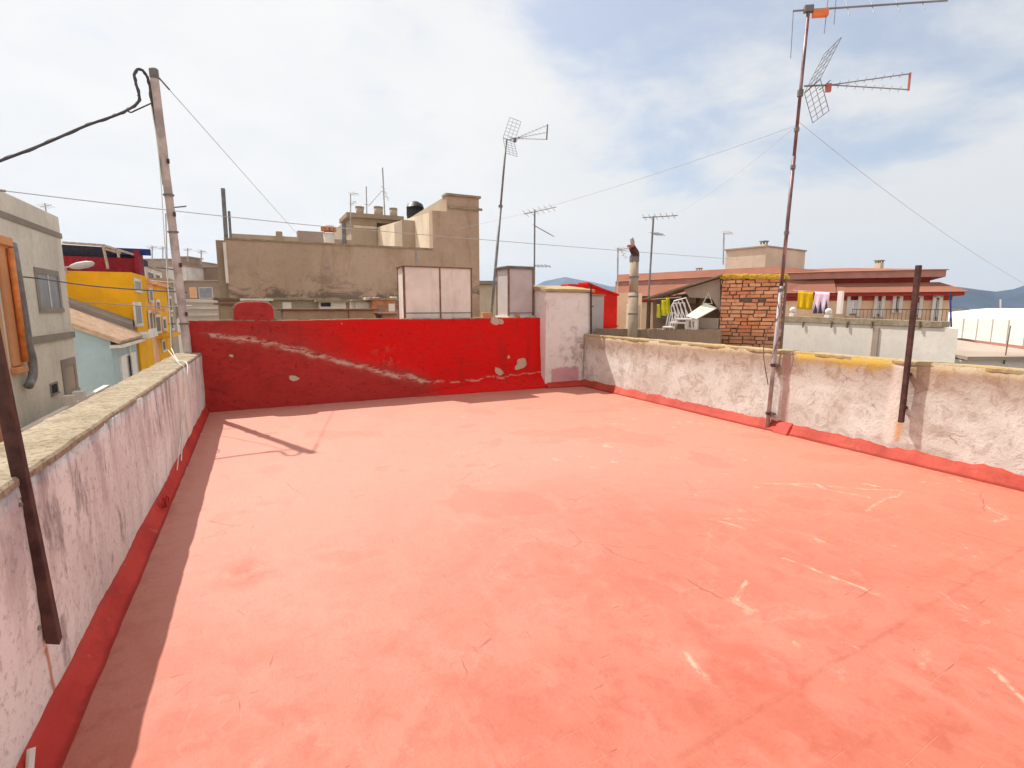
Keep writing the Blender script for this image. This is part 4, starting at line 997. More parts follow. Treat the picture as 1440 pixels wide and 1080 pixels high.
MB().box(A1.x - 0.9, A1.x + 0.9, yy0 + 3.2, yy0 + 3.38, A1.z + 0.05, A1.z + 0.4).build('awning_end', M['blue_trim'], g)
street_window(g, 189, 396, 197, 408, frame='white', glass='grey_glass', fw=0.15)
street_window(g, 190, 430, 198, 455, frame='white', glass='grey_glass', fw=0.2, name='balcony_door')
MB().box(SX, SX + 0.7, PX(186, 470, SX).y, PX(201, 470, SX).y, PX(195, 474, SX).z, PX(195, 470, SX).z + 0.1).build('balcony', M['offwhite'], g)
fr = MB()
for k in range(8):
    yk = PX(188, 470, SX).y + (PX(200, 470, SX).y - PX(188, 470, SX).y) * k / 7
    fr.tube([V(SX + 0.66, yk, PX(195, 472, SX).z), V(SX + 0.66, yk, PX(195, 462, SX).z)], 0.03, 4)
fr.build('railing', M['white_metal'], g)

# row further up the street
def front(label, x0, x1, ptop, mat, wins, yref=None, balc=None, roofmat=None):
    a = PX(x0, 432, SX).y; c = PX(x1, 432, SX).y; zt = PX((x0 + x1) / 2, ptop, SX).z
    g = thing('town_house', label, 'house', (SX - 4, (a + c) / 2, GZ), 'houses in the row up the street')
    MB().box(SX - 8, SX + random.uniform(-0.05, 0.05), a + 0.02, c - 0.02, GZ, zt).build('wall', M[mat], g)
    m = MB().box(SX - 8.1, SX + 0.25, a + 0.02, c - 0.02, zt + 0.003, zt + 0.22); m.build('cornice', M[roofmat or mat], g)
    for w in wins: street_window(g, *w, frame='white' if mat != 'white' else 'tan', glass='glass', fw=0.18, X0=SX + 0.05)
    for bq in balc or []:
        p = PX(bq[0], bq[1], SX); q = PX(bq[2], bq[1], SX)
        MB().box(SX, SX + 0.8, p.y, q.y, p.z - 0.18, p.z).build('balcony', M[mat], g)
    return g
front('narrow orange house front next to the bright yellow house up the street', 209, 218, 400, 'pale_orange', [(210, 410, 214, 422), (210, 440, 214, 462)], None, [(209, 434, 217)])
front('taller yellow house front with brown windows and a ledge up the street', 218, 236, 404, 'yellow', [(219, 446, 225, 466), (229, 449, 233, 462), (220, 425, 224, 436), (228, 480, 232, 492)], None, [(218, 472, 235)], 'orange')
front('beige narrow house behind the yellow fronts up the street', 236, 246, 398, 'tan', [(238, 420, 241, 436), (239, 445, 243, 462)], None)
def block(name, label, x0, x1, ptop, w, mat, depth=8, wins=(), lean=0, roof=None, pbot=None, group=None, cat_='building'):
    """box-shaped building facing the camera, front between two photo columns at a real depth w"""
    a = PD(x0, 432, w); c = PD(x1, 432, w + lean); a.z = c.z = 0
    zt = PD((x0 + x1) / 2, ptop, w + lean / 2).z
    u = (c - a).normalized(); n = Vector((-u.y, u.x, 0)); zb = GZ if pbot is None else PD((x0 + x1) / 2, pbot, w).z
    mid = (a + c) / 2
    g = thing(name, label, cat_, (mid.x, mid.y, zb), group)
    ht = (zt - zb) / 2
    MB().obox(mid + n * depth / 2 + V(0, 0, zb + ht), u * (c - a).length / 2, n * depth / 2, (0, 0, ht)).build('wall', M[mat], g, bevel=0.02)
    if roof:
        MB().obox(mid + n * depth / 2 + V(0, 0, zt + 0.08), u * ((c - a).length / 2 + 0.15), n * (depth / 2 + 0.15), (0, 0, 0.075)).build('roof', M[roof], g)
    for (wx0, wy0, wx1, wy1, gl) in wins:
        def onp(x, y):
            d = ray(x, y); k = ((a - CAM).dot(n)) / d.dot(n); return CAM + d * k
        p = onp((wx0 + wx1) / 2, (wy0 + wy1) / 2); hw = abs((onp(wx1, wy0) - onp(wx0, wy0)).dot(u)) / 2; hh = abs(onp(wx0, wy0).z - onp(wx0, wy1).z) / 2
        wd = MB().obox(p - n * 0.02, u * (hw + 0.06), n * 0.05, (0, 0, hh + 0.06)).build('window', M['offwhite'], g)
        MB().obox(p - n * 0.045, u * hw, n * 0.04, (0, 0, hh)).build('pane', M[gl], wd)
    return g
# taller houses seen above them and past the pole
front('pale grey upper house with three dark windows above the yellow fronts', 246, 254, 405, 'white', [(247.5, 430, 250, 445)], None)
def sblock(label, x0, x1, ptop, X0, mat, wins, roof=None, dx=7):
    a = PX(x0, 432, X0).y; c = PX(x1, 432, X0).y; zt = PX((x0 + x1) / 2, ptop, X0).z
    g = thing('town_house', label, 'house', (X0 - dx / 2, (a + c) / 2, GZ))
    MB().box(X0 - dx, X0, a, c, GZ, zt).build('wall', M[mat], g)
    if roof: MB().box(X0 - dx - 0.1, X0 + 0.2, a, c, zt + 0.003, zt + 0.35).build('roof', M[roof], g)
    for w in wins: street_window(g, *w, frame='white', glass='glass', fw=0.12, X0=X0 + 0.02)
sblock('set back upper storey with three dark windows over the orange and yellow fronts', 186, 232, 376, SX - 1.2, 'offwhite', [(195, 386, 202, 402), (208, 384, 216, 400), (219, 387, 225, 402)], 'taupe', 6)
block('town_house', 'tall white blank house side just left of the leaning pole foot', 238, 266, 375, 70, 'white', 14, (), 0, 'taupe')
block('town_house', 'long pale block behind the street row with a taupe roof edge', 198, 262, 366, 84, 'taupe', 12, (), 0, 'taupe')
block('town_house', 'brown house with barred window between the pole and the cement building', 256, 330, 396, 60, 'brown', 12, ((281, 405, 299, 419, 'grey_glass'), (268, 405, 276, 418, 'orange')), 0, 'taupe')
block('town_house', 'brown upper block with a small chimney right of the leaning pole', 256, 340, 377, 74, 'brown', 12, (), 0, 'taupe')
block('roof_turret', 'small brown square turret on the roofline right of the leaning pole', 257, 272, 363, 73, 'brown', 3, (), 0, 'taupe', None, None, 'turret')
t = thing('boarded_wall', 'white horizontally ridged wall behind the left end of the red wall', 'wall', (-2, 22, GZ))
a = PD(255, 432, 21.5); c = PD(312, 432, 23); zt = PD(283, 421, 22).z
u = (c - a); u.z = 0; mid = (a + c) / 2; mid.z = 0; n = Vector((-u.y, u.x, 0)).normalized()
MB().obox(mid + V(0, 0, (GZ + zt) / 2), u / 2, n * 0.1, (0, 0, (zt - GZ) / 2)).build('wall_body', M['white'], t)
m = MB()
for k in range(7): m.obox(mid - n * 0.12 + V(0, 0, zt - 0.08 - k * 0.28), u / 2, n * 0.035, (0, 0, 0.05))
m.build('ridge', M['offwhite'], t)

# street lamp reaching over the yellow house
lp = PY(131, 371, 27.0)
t = thing('street_lamp', 'pale street lamp head on a bracket in front of the yellow house', 'street lamp', (SX, 27, lp.z - 0.6))
hd = MB()
A_ = PY(133, 370, 26.5); B_ = PY(108, 374, 26.5)
hd.lathe(A_, [(0.02, 0), (0.09, 0.06), (0.14, 0.25), (0.14, 0.55), (0.09, 0.75), (0.05, 0.82)], 12, (B_ - A_).normalized()); hd.build('lamp_head', M['panel_grey'], t, smooth=True)
MB().tube([B_ + (B_ - A_).normalized() * 0.05, PY(92, 376, 26.5), V(SX - 1.0, 26.6, B_.z - 0.3)], 0.035, 6).build('bracket', M['galv'], t)
# street-crossing cables on the left
for i, (P, lb) in enumerate([([(-30, 386), (40, 390), (120, 401), (190, 407), (262, 411)], 'dark cable crossing in front of the grey window and yellow house'), ([(95, 425), (150, 427), (215, 431), (270, 430)], 'thin pale cable low across the yellow house'), ([(210, 394), (240, 397), (262, 394)], 'short thin cable reaching the pole beside the orange front')]):
    pts = [PD(x, y, 14 - 3.2 * (x / 262) + 0.0 * i) for x, y in P]
    tag(MB().tube(cat(pts, 8), 0.016 if i == 0 else 0.011, 5).build('overhead_cable', M['cable'] if i == 0 else M['wire']), lb, 'cable')
t = thing('service_mast', 'thin street service mast with short cross arms left of the leaning pole', 'mast', PD(245, 500, 16))
MB().tube([PD(246, 520, 16), PD(236, 400, 16), PD(233, 300, 16)], 0.018, 6).build('tube', M['wire'], t)
m = MB()
for (x0, y0, x1, y1) in ((236, 404, 243, 406), (237, 455, 246, 455)): m.tube([PD(x0, y0, 16), PD(x1, y1, 16)], 0.03, 5)
each(m, 'cross_arm', M['galv_dark'], t)

# ================================================================== neighbour roof right behind the red wall
nb = thing('neighbour_house', 'low neighbouring house roof hidden just behind the red back wall', 'house', (2.5, 12, GZ))
MB().box(-0.85, 6.9, 9.36, 15.9, GZ, 0.90).build('wall', M['tan'], nb)
def white_box(label, x0, x1, xl, ptop, ptl, yf, depth, mats, mullion=None, pan2='panel_white'):
    a = PY(x0, ptop, yf); c = PY(x1, ptop, yf); zt = a.z; zb = 0.902
    t = thing('lightwell_cover', label, 'cabinet', ((a.x + c.x) / 2, yf + depth / 2, zb))
    body = MB().box(a.x, c.x, yf, yf + depth, zb, zt); body.build('panel', M[mats[0]], t)
    fr = MB(); fw = 0.018
    xs = [a.x, c.x - fw] + ([PY(mullion, 400, yf).x] if mullion else [])
    for x in xs: fr.box(x - 0.004, x + fw + 0.004, yf - 0.012, yf + 0.006, zb, zt - 0.001)
    fr.box(a.x - 0.014, a.x + 0.002, yf - 0.010, yf + fw, zb, zt - 0.001); fr.box(a.x - 0.014, a.x + 0.002, yf + depth - fw, yf + depth, zb, zt - 0.001)
    fr.build('frame', M['rust_light'], t)
    zr = PY((x0 + x1) / 2, 440, yf).z
    MB().box(a.x + fw, c.x - fw, yf - 0.006, yf + 0.003, zr - 0.008, zr + 0.008).build('rail', M['rust_light'], t)
    MB().box(a.x - 0.04, c.x + 0.01, yf - 0.03, yf + depth + 0.02, zt, zt + 0.022).build('lid', M[mats[1]], t, bevel=0.004)
    return t, a, c, zt
white_box('wide white panelled box with brown frame standing behind the red wall', 567, 663, 563, 375, 376, 9.42, 0.42, ('panel_white', 'rust_light'), 618)
t, a, c, zt = white_box('narrow pale box with thick dark lid left of the white chimney block', 715, 750, 695, 378, 380, 9.42, 0.55, ('panel_grey', 'galv_dark'))
MB().box(a.x - 0.03, c.x + 0.03, 9.38, 9.99, 0.903, 1.43).build('base', M['offwhite'], t)
MB().box(a.x - 0.05, c.x + 0.012, 9.385, 10.0, zt + 0.023, zt + 0.06).build('cover_slab', M['galv_dark'], t, bevel=0.01)
p = PY(728, 447, 9.37)
t = thing('roof_tile', 'single curved terracotta tile leaning at the foot of the narrow pale box', 'tile', (p.x, 9.35, p.z))
MB().extr([(p.x - 0.075, 9.35, p.z - 0.12), (p.x + 0.06, 9.35, p.z - 0.12), (p.x + 0.035, 9.35, p.z + 0.06), (p.x - 0.01, 9.35, p.z + 0.115), (p.x - 0.06, 9.35, p.z + 0.07)], (0, 0.02, 0)).build('tile', M['terracotta'], t)
p = PY(680, 447, 9.5)
tag(MB().box(p.x - 0.35, p.x + 0.12, 9.45, 9.75, 0.9, p.z + 0.01).build('masonry_stub', M['lichen'], bevel=0.02), 'low lichen covered masonry stub between the two white boxes', 'masonry')
p = PY(686, 441, 9.5)
tag(MB().box(p.x - 0.10, p.x + 0.10, 9.5, 9.62, 0.9, p.z + 0.02).build('brick_stack', M['terracotta'], bevel=0.01), 'small reddish brick lump at the foot of the grey antenna mast', 'masonry')

def low_tank(label, x0, x1, ptop, yf, depth, mat, lid, seams=()):
    a = PY(x0, ptop, yf); c = PY(x1, ptop, yf)
    t = thing('roof_tank', label, 'tank', ((a.x + c.x) / 2, yf, 0.9))
    z = (a.z + c.z) / 2
    MB().box(a.x + 0.05, c.x - 0.05, yf, yf + depth, 0.903, z - 0.02).build('tank_body', M[mat], t, bevel=0.01)
    l_ = MB().box(a.x - 0.04, c.x + 0.04, yf - 0.05, yf + depth + 0.05, z - 0.018, z + 0.012).build('lid', M[lid], t, bevel=0.004)
    m = MB(); hit = False
    for s in seams:
        x = PY(s, 440, yf).x; m.box(x - 0.012, x + 0.012, yf - 0.012, yf + 0.01, 0.95, z - 0.03); hit = True
    if hit: each(m, 'seam', M['rust_light'], t)
    return t
low_tank('small olive grey tank with overhanging dark lid left of the red stub', 304, 339, 427, 9.9, 1.0, 'olive', 'rust_light')
low_tank('long low olive grey tank with thin brown lid behind the middle of the red wall', 393, 530, 435, 9.9, 0.8, 'olive', 'rust_light', (490,))
# clutter of low sheds further back on that roof
def low_shed(label, x0, x1, ptop, yf, mat, roof, wins=(), depth=0.8):
    a = PY(x0, ptop, yf); c = PY(x1, ptop, yf); z = (a.z + c.z) / 2
    t = thing('roof_shed', label, 'shed', ((a.x + c.x) / 2, yf, 0.9))
    MB().box(a.x, c.x, yf, yf + depth, 0.904, z - 0.03).build('wall', M[mat], t)
    MB().box(a.x - 0.08, c.x + 0.08, yf - 0.08, yf + depth + 0.05, z - 0.028, z + 0.015).build('roof', M[roof], t)
    for (wx0, wx1, y0, y1, mm) in wins:
        xa, xb, za, zb2 = rect_y(wx0, y0, wx1, y1, yf)
        MB().box(xa, xb, yf - 0.02, yf + 0.02, za, zb2).build('window', M[mm], t)
    return t
low_shed('low brown shed roof at the left end behind the small olive tank', 306, 343, 420, 12.0, 'brown', 'rust_light')
low_shed('low shed with pale bright roof slab just behind the red stub', 344, 378, 421, 11.6, 'offwhite', 'white')
low_shed('low tan shed with a small white pane behind the long olive tank', 380, 448, 420, 11.8, 'tan', 'coping', ((397, 410, 425, 434, 'offwhite'),))
low_shed('low shed with dark opening and pale square panel behind the long tank', 449, 486, 423, 11.5, 'white', 'coping', ((451, 465, 426, 431, 'dark'),))
low_shed('low pale shed with white panes left of the orange boarded shed', 500, 522, 422, 11.8, 'offwhite', 'coping', ((510, 522, 425, 433, 'white_metal'),))
low_shed('orange brown boarded shed with a white hatch left of the wide white box', 524, 556, 420, 11.4, 'terracotta', 'coping', ((546, 555, 427, 438, 'white'), (531, 541, 429, 440, 'brown')))
low_tank('dark flat topped box at the left foot of the wide white box', 533, 562, 441, 10.2, 0.6, 'brown', 'rust_light')
for k, (x, y) in enumerate(((516, 419), (529, 419), (553, 418))):
    p = PY(x, y, 11.7)
    tag(MB().obox(p + V(0, 0, -0.02), (0.06, 0.01, 0), (-0.01, 0.05, 0), (0, 0, 0.03)).build('loose_brick', M['white'], bevel=0.006), ['pale loose brick on the low pale shed roof', 'whiter loose brick near the left end of the orange boarded shed roof', 'pale loose brick at the right end of the orange boarded shed roof'][k], 'brick')

# ================================================================== big cement building
BY = 16.0
g = thing('apartment_building', 'large windowless brown cement rendered building wall behind the red wall', 'building', (3, 20, GZ))
x0 = PY(316, 337, BY).x; x1 = PY(585, 350, BY).x; x2 = PY(609, 350, BY).x; x3 = PY(628, 277, BY).x; x4 = PY(673.5, 300, BY).x
zA = PY(320, 337, BY).z; zB = PY(585, 350, BY).z; zC = PY(610, 296, BY).z; zD = PY(650, 277, BY).z
MB().extr([(x0, BY, GZ), (x4, BY, GZ), (x4, BY, zD), (x3, BY, zD), (x3, BY, zC), (x2, BY, zC), (x2, BY, zB), (x1, BY, zB + 0.0), (x1, BY, zB), (x0, BY, zA)][0:7] + [(x0, BY, zA)], (0, 0.35, 0)).build('gable_wall', M['bigwall'], g)
# side and rear volumes
MB().box(x0, x4 - 0.02, BY + 0.352, 26, GZ, zA - 0.55).build('roof_deck', M['tan'], g)
m = MB().box(x4 - 0.3, x4 - 0.004, BY + 0.352, 26, GZ, zD - 0.45); m.build('side_wall', M['tan'], g)
m = MB().box(x0 - 0.02, x2 - 0.01, BY - 0.03, BY + 0.37, zA + 0.002, zA + 0.05)
cpb = each(m, 'parapet_cap', M['coping'], g)
m = MB().box(x3 - 0.03, x4 + 0.06, BY - 0.05, BY + 0.38, zD + 0.002, zD + 0.07); zl = PY(650, 293, BY).z
m.box(x3 + 0.05, x4 + 0.10, BY - 0.05, BY - 0.003, zl - 0.03, zl + 0.04); each(m, 'ledge', M['coping'], g)
# left return and white strip
p0 = PY(303, 337, BY + 0.15)
MB().box(p0.x, x0 - 0.003, BY + 0.12, BY + 1.4, GZ, zA - 0.01).build('left_return', M['concrete_big'], g)
xa, xb, za, zb_ = rect_y(313, 338, 322, 398, BY - 0.03)
MB().box(xa, xb, BY - 0.03, BY - 0.004, za, zb_ - 0.05).build('white_strip', M['white'], g)
for (x, y0, y1) in ((585, 350, 372),):
    p = PY(x, y0, BY); MB().box(p.x - 0.015, p.x + 0.015, BY - 0.02, BY - 0.003, PY(x, y1, BY).z, p.z).build('joint_strip', M['galv'], g)
# repaired pock mark
p = PY(459, 374, BY); MB().lathe(p + V(0, 0.02, 0), [(0.10, 0), (0.09, 0.03), (0.03, 0.045)], 9, (0, -1, 0)).build('plaster_patch', M['taupe'], g)
# sunlit stair-house walls running back
xs = x2 + 0.02
zs = zC - 0.02
sw = MB().extr([(xs, BY + 0.36, zA - 0.56), (xs, BY + 0.36, zC - 0.004), (xs, 26.0, zC + 0.7), (xs, 26.0, zA - 0.56)], (0.35, 0, 0))
s_ = sw.build('stair_wall', M['cream'], g)
su = MB().extr([(x3 - 0.0, BY + 0.36, zC), (x3 - 0.0, BY + 0.36, zD - 0.004), (x3, 25.8, zD - 0.1), (x3, 25.8, zC)], (0.35, 0, 0))
su.build('stair_parapet', M['tan'], g)
def onX(x, y, X0): return PX(x, y, X0)
pw = PX(566, 345, xs); 
MB().box(xs - 0.03, xs + 0.02, pw.y - 0.5, pw.y + 0.6, PX(566, 352, xs).z, PX(566, 327, xs).z).build('doorway', M['glass'], g)
MB().box(xs - 0.45, xs - 0.003, PX(580, 320, xs).y - 0.3, PX(575, 320, xs).y + 0.3, zA - 0.5, PX(578, 313, xs).z).build('pier', M['tan'], g)
# front-facing machine room with vent pots, farther back
MY = 24.0
a = PY(493, 306, MY); c = PY(548, 310, MY)
MB().box(a.x, xs + 1.6, 26.1, 30, zA - 0.5, a.z + 0.1).build('rear_room', M['tan'], g)
MB().box(a.x, xs + 1.0, MY, MY + 2, zC + 0.75, a.z)\
    .box(a.x, xs - 0.02, MY, MY + 2, zA - 0.5, zC + 0.75).build('machine_room', M['tan'], g)
MB().box(a.x - 0.2, xs + 1.15, MY - 0.25, MY + 1.9, a.z + 0.004, a.z + 0.18).build('machine_roof', M['concrete_big'], g)
MB().box(a.x + 0.1, xs - 0.03, MY - 0.06, MY - 0.004, PY(520, 320, MY).z - 0.06, PY(520, 320, MY).z + 0.05).build('string_course', M['cream'], g)
for k, (x0_, x1_, t0, lb, tap) in enumerate(((500, 512.5, 293, 'leftmost flared round vent pot on the distant rooftop block', 0.75), (526, 539, 293, 'tallest straight round vent pot in the middle of the three', 0.95), (548, 559, 295, 'rightmost round vent pot beside the black water tank', 0.95))):
    p = PY((x0_ + x1_) / 2, 304, MY + 0.6); r = abs(PY(x1_, 300, MY + 0.6).x - PY(x0_, 300, MY + 0.6).x) / 2; zt = PY(x0_, t0, MY + 0.6).z; h = zt - (a.z + 0.19) + 0.08
    t = thing('vent_pot', lb, 'chimney', (p.x, p.y, a.z + 0.19), 'vent pots')
    MB().lathe((p.x, p.y, a.z + 0.19), [(r * tap, 0), (r * 0.97, h * 0.85)], 16).build('pot', M['tan'], t, smooth=True)
    MB().lathe((p.x, p.y, a.z + 0.19 + h * 0.85), [(r * 1.02, 0.003), (r * 1.02, h * 0.15)], 16).build('rim', M['concrete_big'], t)
p = PY(584, 300, 22.0); r = abs(PY(596, 290, 22).x - PY(572, 290, 22).x) / 2; zt = PY(584, 283, 22).z; zb2 = PY(584, 300, 22).z
t = thing('water_tank', 'black round water tank on the sunlit stair house wall', 'tank', (p.x, 22, zb2))
MB().lathe((p.x, 22.0, zb2 - 0.25), [(r * 0.92, 0), (r, 0.2), (r * 0.97, 0.5), (r, (zt - zb2) * 0.95), (r * 0.85, (zt - zb2) + 0.13), (r * 0.3, (zt - zb2) + 0.24)], 22).build('tank_body', M['black_tank'], t, smooth=True)
MB().box(p.x - r * 0.75, p.x + r * 0.75, 21.3, 22.7, zA - 0.5, zb2 - 0.255).build('stand', M['tan'], t)
# long parapet and bits behind the wall top
def back_box(name, label, x0, x1, ptop, yy, mat, cat_, depth=0.4, zb=None, parent_roof=None):
    a = PY(x0, ptop, yy); c = PY(x1, ptop, yy)
    return tag(MB().box(a.x, c.x, yy, yy + depth, zA - 0.56 if zb is None else zb, a.z).build(name, M[mat], bevel=0.01), label, cat_)
back_box('roof_parapet', 'long low parapet rising behind the top of the big cement wall', 323, 419, 328, 19.5, 'tan', 'wall')
back_box('roof_parapet', 'slightly higher tan parapet block left of the ornate chimney pot', 418, 457, 324, 20, 'taupe', 'wall')
back_box('roof_parapet', 'low parapet piece right of the ornate chimney pot', 470, 498, 336, 20, 'tan', 'wall')
back_box('roof_block', 'tiny grey vent block with a thin pipe on the long low parapet', 388, 397, 325, 19.4, 'concrete_big', 'vent')
for (x, y0, y1, r, lb) in ((313.5, 335, 265, 0.055, 'tall dark slanting rod at the left end of the cement building'), (322, 335, 297, 0.035, 'shorter dark rod just right of the tall slanting rod'), (483.5, 338, 314, 0.075, 'stubby grey pipe near the vent pots')):
    a = PY(x + (4 if y1 == 265 else 2 if r < .05 else 0), y0, 17.5 if r < 0.06 else 20); b_ = PY(x, y1, 17.5 if r < 0.06 else 20); a.z = zA - 0.56
    tag(MB().tube([a, b_], r, 8).build('roof_rod', M['galv_dark']), lb, 'pole')
p = PY(463, 340, 18.0); zz1 = PY(463, 317, 18).z
t = thing('chimney_pot', 'ornate white chimney with a ring of tiles round its head', 'chimney', (p.x, 18, zA - 0.55))
MB().lathe((p.x, 18, zA - 0.55), [(0.16, 0), (0.16, 0.9), (0.17, zz1 - zA + 0.30)], 14).build('stack', M['white'], t, smooth=True)
m = MB()
for k in range(10):
    a_ = 2 * math.pi * k / 10; d = V(math.cos(a_), math.sin(a_), 0)
    m.obox(V(p.x, 18, zz1 - 0.12) + d * 0.19, d * 0.045, V(-d.y, d.x, 0) * 0.05, V(0, 0, 0.065))
m.build('tile_ring', M['terracotta'], t, bevel=0.008)
MB().lathe((p.x, 18, zz1 - 0.06), [(0.20, 0), (0.17, 0.05), (0.04, 0.07)], 14).build('cap', M['white'], t)

# low pale house between the cement building and the narrow box, and far ones beyond
block('town_house', 'low pale beige house seen between the cement building and the grey antenna mast', 668, 700, 400, 24, 'cream', 8, (), 0, 'taupe')
block('town_house', 'low dark roofed house behind the narrow pale box', 655, 770, 428, 30, 'tan', 8)

# ================================================================== right-hand neighbours
# red gable
g = thing('red_gable', 'bright red gable wall right of the white chimney block', 'wall', (9, 12, 0))
a = PY(826, 400, 12.0); b_ = PY(845, 408, 12.0); c = PY(868, 416, 12.0); c2 = PY(868, 470, 12.0)
zl = -0.2
MB().extr([(a.x - 0.6, 12, zl), (c2.x, 12, zl), (c.x, 12, c.z), (b_.x, 12, b_.z), (a.x, 12, a.z), (a.x - 0.6, 12, a.z)], (0, 0.4, 0)).build('wall_body', M['red_flat'], g)
MB().extr([(c.x + 0.03, 11.95, c.z), (b_.x, 11.95, b_.z + 0.003), (a.x, 11.95, a.z + 0.003), (a.x, 11.95, a.z + 0.06), (b_.x, 11.95, b_.z + 0.06), (c.x + 0.03, 11.95, c.z + 0.05)], (0, 0.5, 0)).build('coping', M['red'], g)
z_ = PY(850, 459, 11.98).z; MB().box(PY(848, 459, 11.98).x, c2.x, 11.96, 11.997, z_ - 0.02, z_ + 0.02).build('ridge', M['red'], g)
nbr = thing('neighbour_house', 'flat neighbouring roof hidden behind the right parapet', 'house', (9.5, 8, GZ))
MB().box(6.215, 12.3, -4, 14, GZ, 0.35).build('wall', M['tan'], nbr)
a = PY(866, 414, 12.6); c = PY(903, 414, 12.6)
tag(MB().box(a.x, c.x, 12.6, 13.6, 0.0, PY(880, 412, 12.6).z).build('masonry_pier', M['peach']), 'tan rendered pier behind the cowled chimney pipe', 'masonry')
a = PD(868, 428, 12.5); c = PD(884, 428, 12.5); 
tag(MB().obox(V((a.x + c.x) / 2, (a.y + c.y) / 2 - 0.4, 1.0), V(0.13, 0, 0), V(0, 0.1, 0), V(0, 0, a.z - 1.0)).build('wall_stub', M['cream'], bevel=0.01), 'narrow cream wall stub between red gable and chimney pipe', 'masonry')
# ochre parapet top left of chimney
# cowled chimney pipe
w = 10.6
q0 = PD(890, 470, w); q1 = PD(892, 366, w); q0.z = 0.35
t = thing('chimney_pipe', 'tall round chimney pipe with a bent dark metal cowl and red vane', 'chimney', q0)
rr = 6.2 / FPX * w
MB().tube([q0, q0.lerp(q1, 0.7)], rr * 1.12, 14).build('lower_pipe', M['concrete_big'], t, smooth=True)
MB().tube([q0.lerp(q1, 0.66), q1], rr, 14).build('upper_pipe', M['tan'], t, smooth=True)
for k in (0.5, 0.66, 0.84): MB().lathe(q0.lerp(q1, k), [(rr * 1.15, 0), (rr * 1.15, 0.03)], 14).build('joint', M['galv_dark'], t)
MB().lathe(q1 - V(0, 0, 0.03), [(rr * 1.1, 0), (rr * 1.1, 0.10)], 14).build('collar', M['galv_dark'], t)
cw = cat([q1 + V(0, 0, 0.05), q1 + V(0.015, 0, 0.13), q1 + V(-0.03, 0, 0.20), q1 + V(-0.09, -0.02, 0.26)], 6)
MB().tube(cw, rr * 1.05, 12, rr * 0.75).build('cowl', M['rust'], t, smooth=True)
cp0 = q1 + V(-0.08, -0.02, 0.25)
MB().extr([cp0 + V(-0.03, -0.03, 0), cp0 + V(0.05, -0.03, -0.03), cp0 + V(0.03, -0.03, 0.13), cp0 + V(-0.01, -0.03, 0.20), cp0 + V(-0.05, -0.03, 0.17)], (0, 0.05, 0)).build('vane', M['galv'], t, bevel=0.006)
MB().obox(cp0 + V(-0.07, -0.03, 0.02), (0.07, 0, 0.005), (0, 0.03, 0), (0, 0, 0.024)).build('vane_tip', M['red_plastic'], t, bevel=0.006)

# brick shed
w = 10.0
a = PD(1012, 445, w + 0.35); c = PD(1101, 445, w - 0.2)
u = Vector((c.x - a.x, c.y - a.y, 0)); Lb = u.length; u.normalize(); n = Vector((-u.y, u.x, 0))
zt = PD(1050, 389, w).z; zb = 0.36
g = thing('brick_shed', 'rough red brick lean to shed with mustard lichen along its top', 'shed', (a.x, a.y, zb))
orig = Vector((a.x, a.y, 0))
D_ = 0.9
MB().hexa([orig + n * 0.03 + V(0, 0, zb), orig + u * Lb + n * 0.03 + V(0, 0, zb), orig + u * Lb + n * D_ + V(0, 0, zb), orig + n * D_ + V(0, 0, zb),
           orig + n * 0.03 + V(0, 0, zt - 0.01), orig + u * Lb + n * 0.03 + V(0, 0, zt - 0.05), orig + u * Lb + n * D_ + V(0, 0, zt - 0.05), orig + n * D_ + V(0, 0, zt - 0.01)]).build('mortar_core', M['mortar'], g)
def brick_fn(n_, b):
    p = n_.pos(); a_ = n_.noise(p, 7.0, 5, 0.7); f = n_.noise(p, 45, 4, 0.7); big = n_.noise(p, 1.3, 4, 0.6)
    rnd = n_.new('ShaderNodeNewGeometry').outputs['Random Per Island']
    cc_ = n_.mix(rnd, (0.70, 0.24, 0.11), (0.85, 0.46, 0.27)); cc_ = n_.mix(n_.step(a_, 0.5, 0.75), cc_, (0.46, 0.17, 0.09))
    x, y, z = n_.sep(p)
    cc_ = n_.mix(n_.math('MULTIPLY', n_.math('SUBTRACT', 1.0, n_.step(n_.math('ADD', z, n_.math('MULTIPLY', big, 0.4)), 1.15, 1.45)), 0.55), cc_, (0.24, 0.14, 0.085))
    return cc_, f, 0.006
M['brick'] = material('worn_red_brick', brick_fn, 0.92, 0.15)
m = MB(); row = 0; z = zb + 0.02; rh = 0.073
while z < zt - 0.04:
    s = -random.uniform(0, 0.12); 
    while s < Lb:
        bl_ = random.choice([0.22, 0.25, 0.24, 0.12]); s1_ = min(s + bl_, Lb)
        s0_ = max(s, 0.0)
        if s1_ - s0_ > 0.03 and random.random() > 0.02:
            pr = random.uniform(-0.022, 0.016); gap = random.uniform(0.005, 0.016); dz_ = random.uniform(-0.007, 0.007); tl = random.uniform(-0.010, 0.010)
            A1 = orig + u * (s0_ + gap) - n * pr; B1 = orig + u * (s1_ - gap) - n * pr
            z0, z1 = z + dz_ + 0.007, z + dz_ + rh - 0.009
            m.hexa([A1 + V(0, 0, z0), B1 + V(0, 0, z0 + tl), B1 + n * 0.06 + V(0, 0, z0), A1 + n * 0.06 + V(0, 0, z0), A1 + V(0, 0, z1), B1 + V(0, 0, z1 + tl), B1 + n * 0.06 + V(0, 0, z1), A1 + n * 0.06 + V(0, 0, z1)])
        s = s1_
    z += rh
m.build('bricks', M['brick'], g, bevel=0.006)
m = MB()
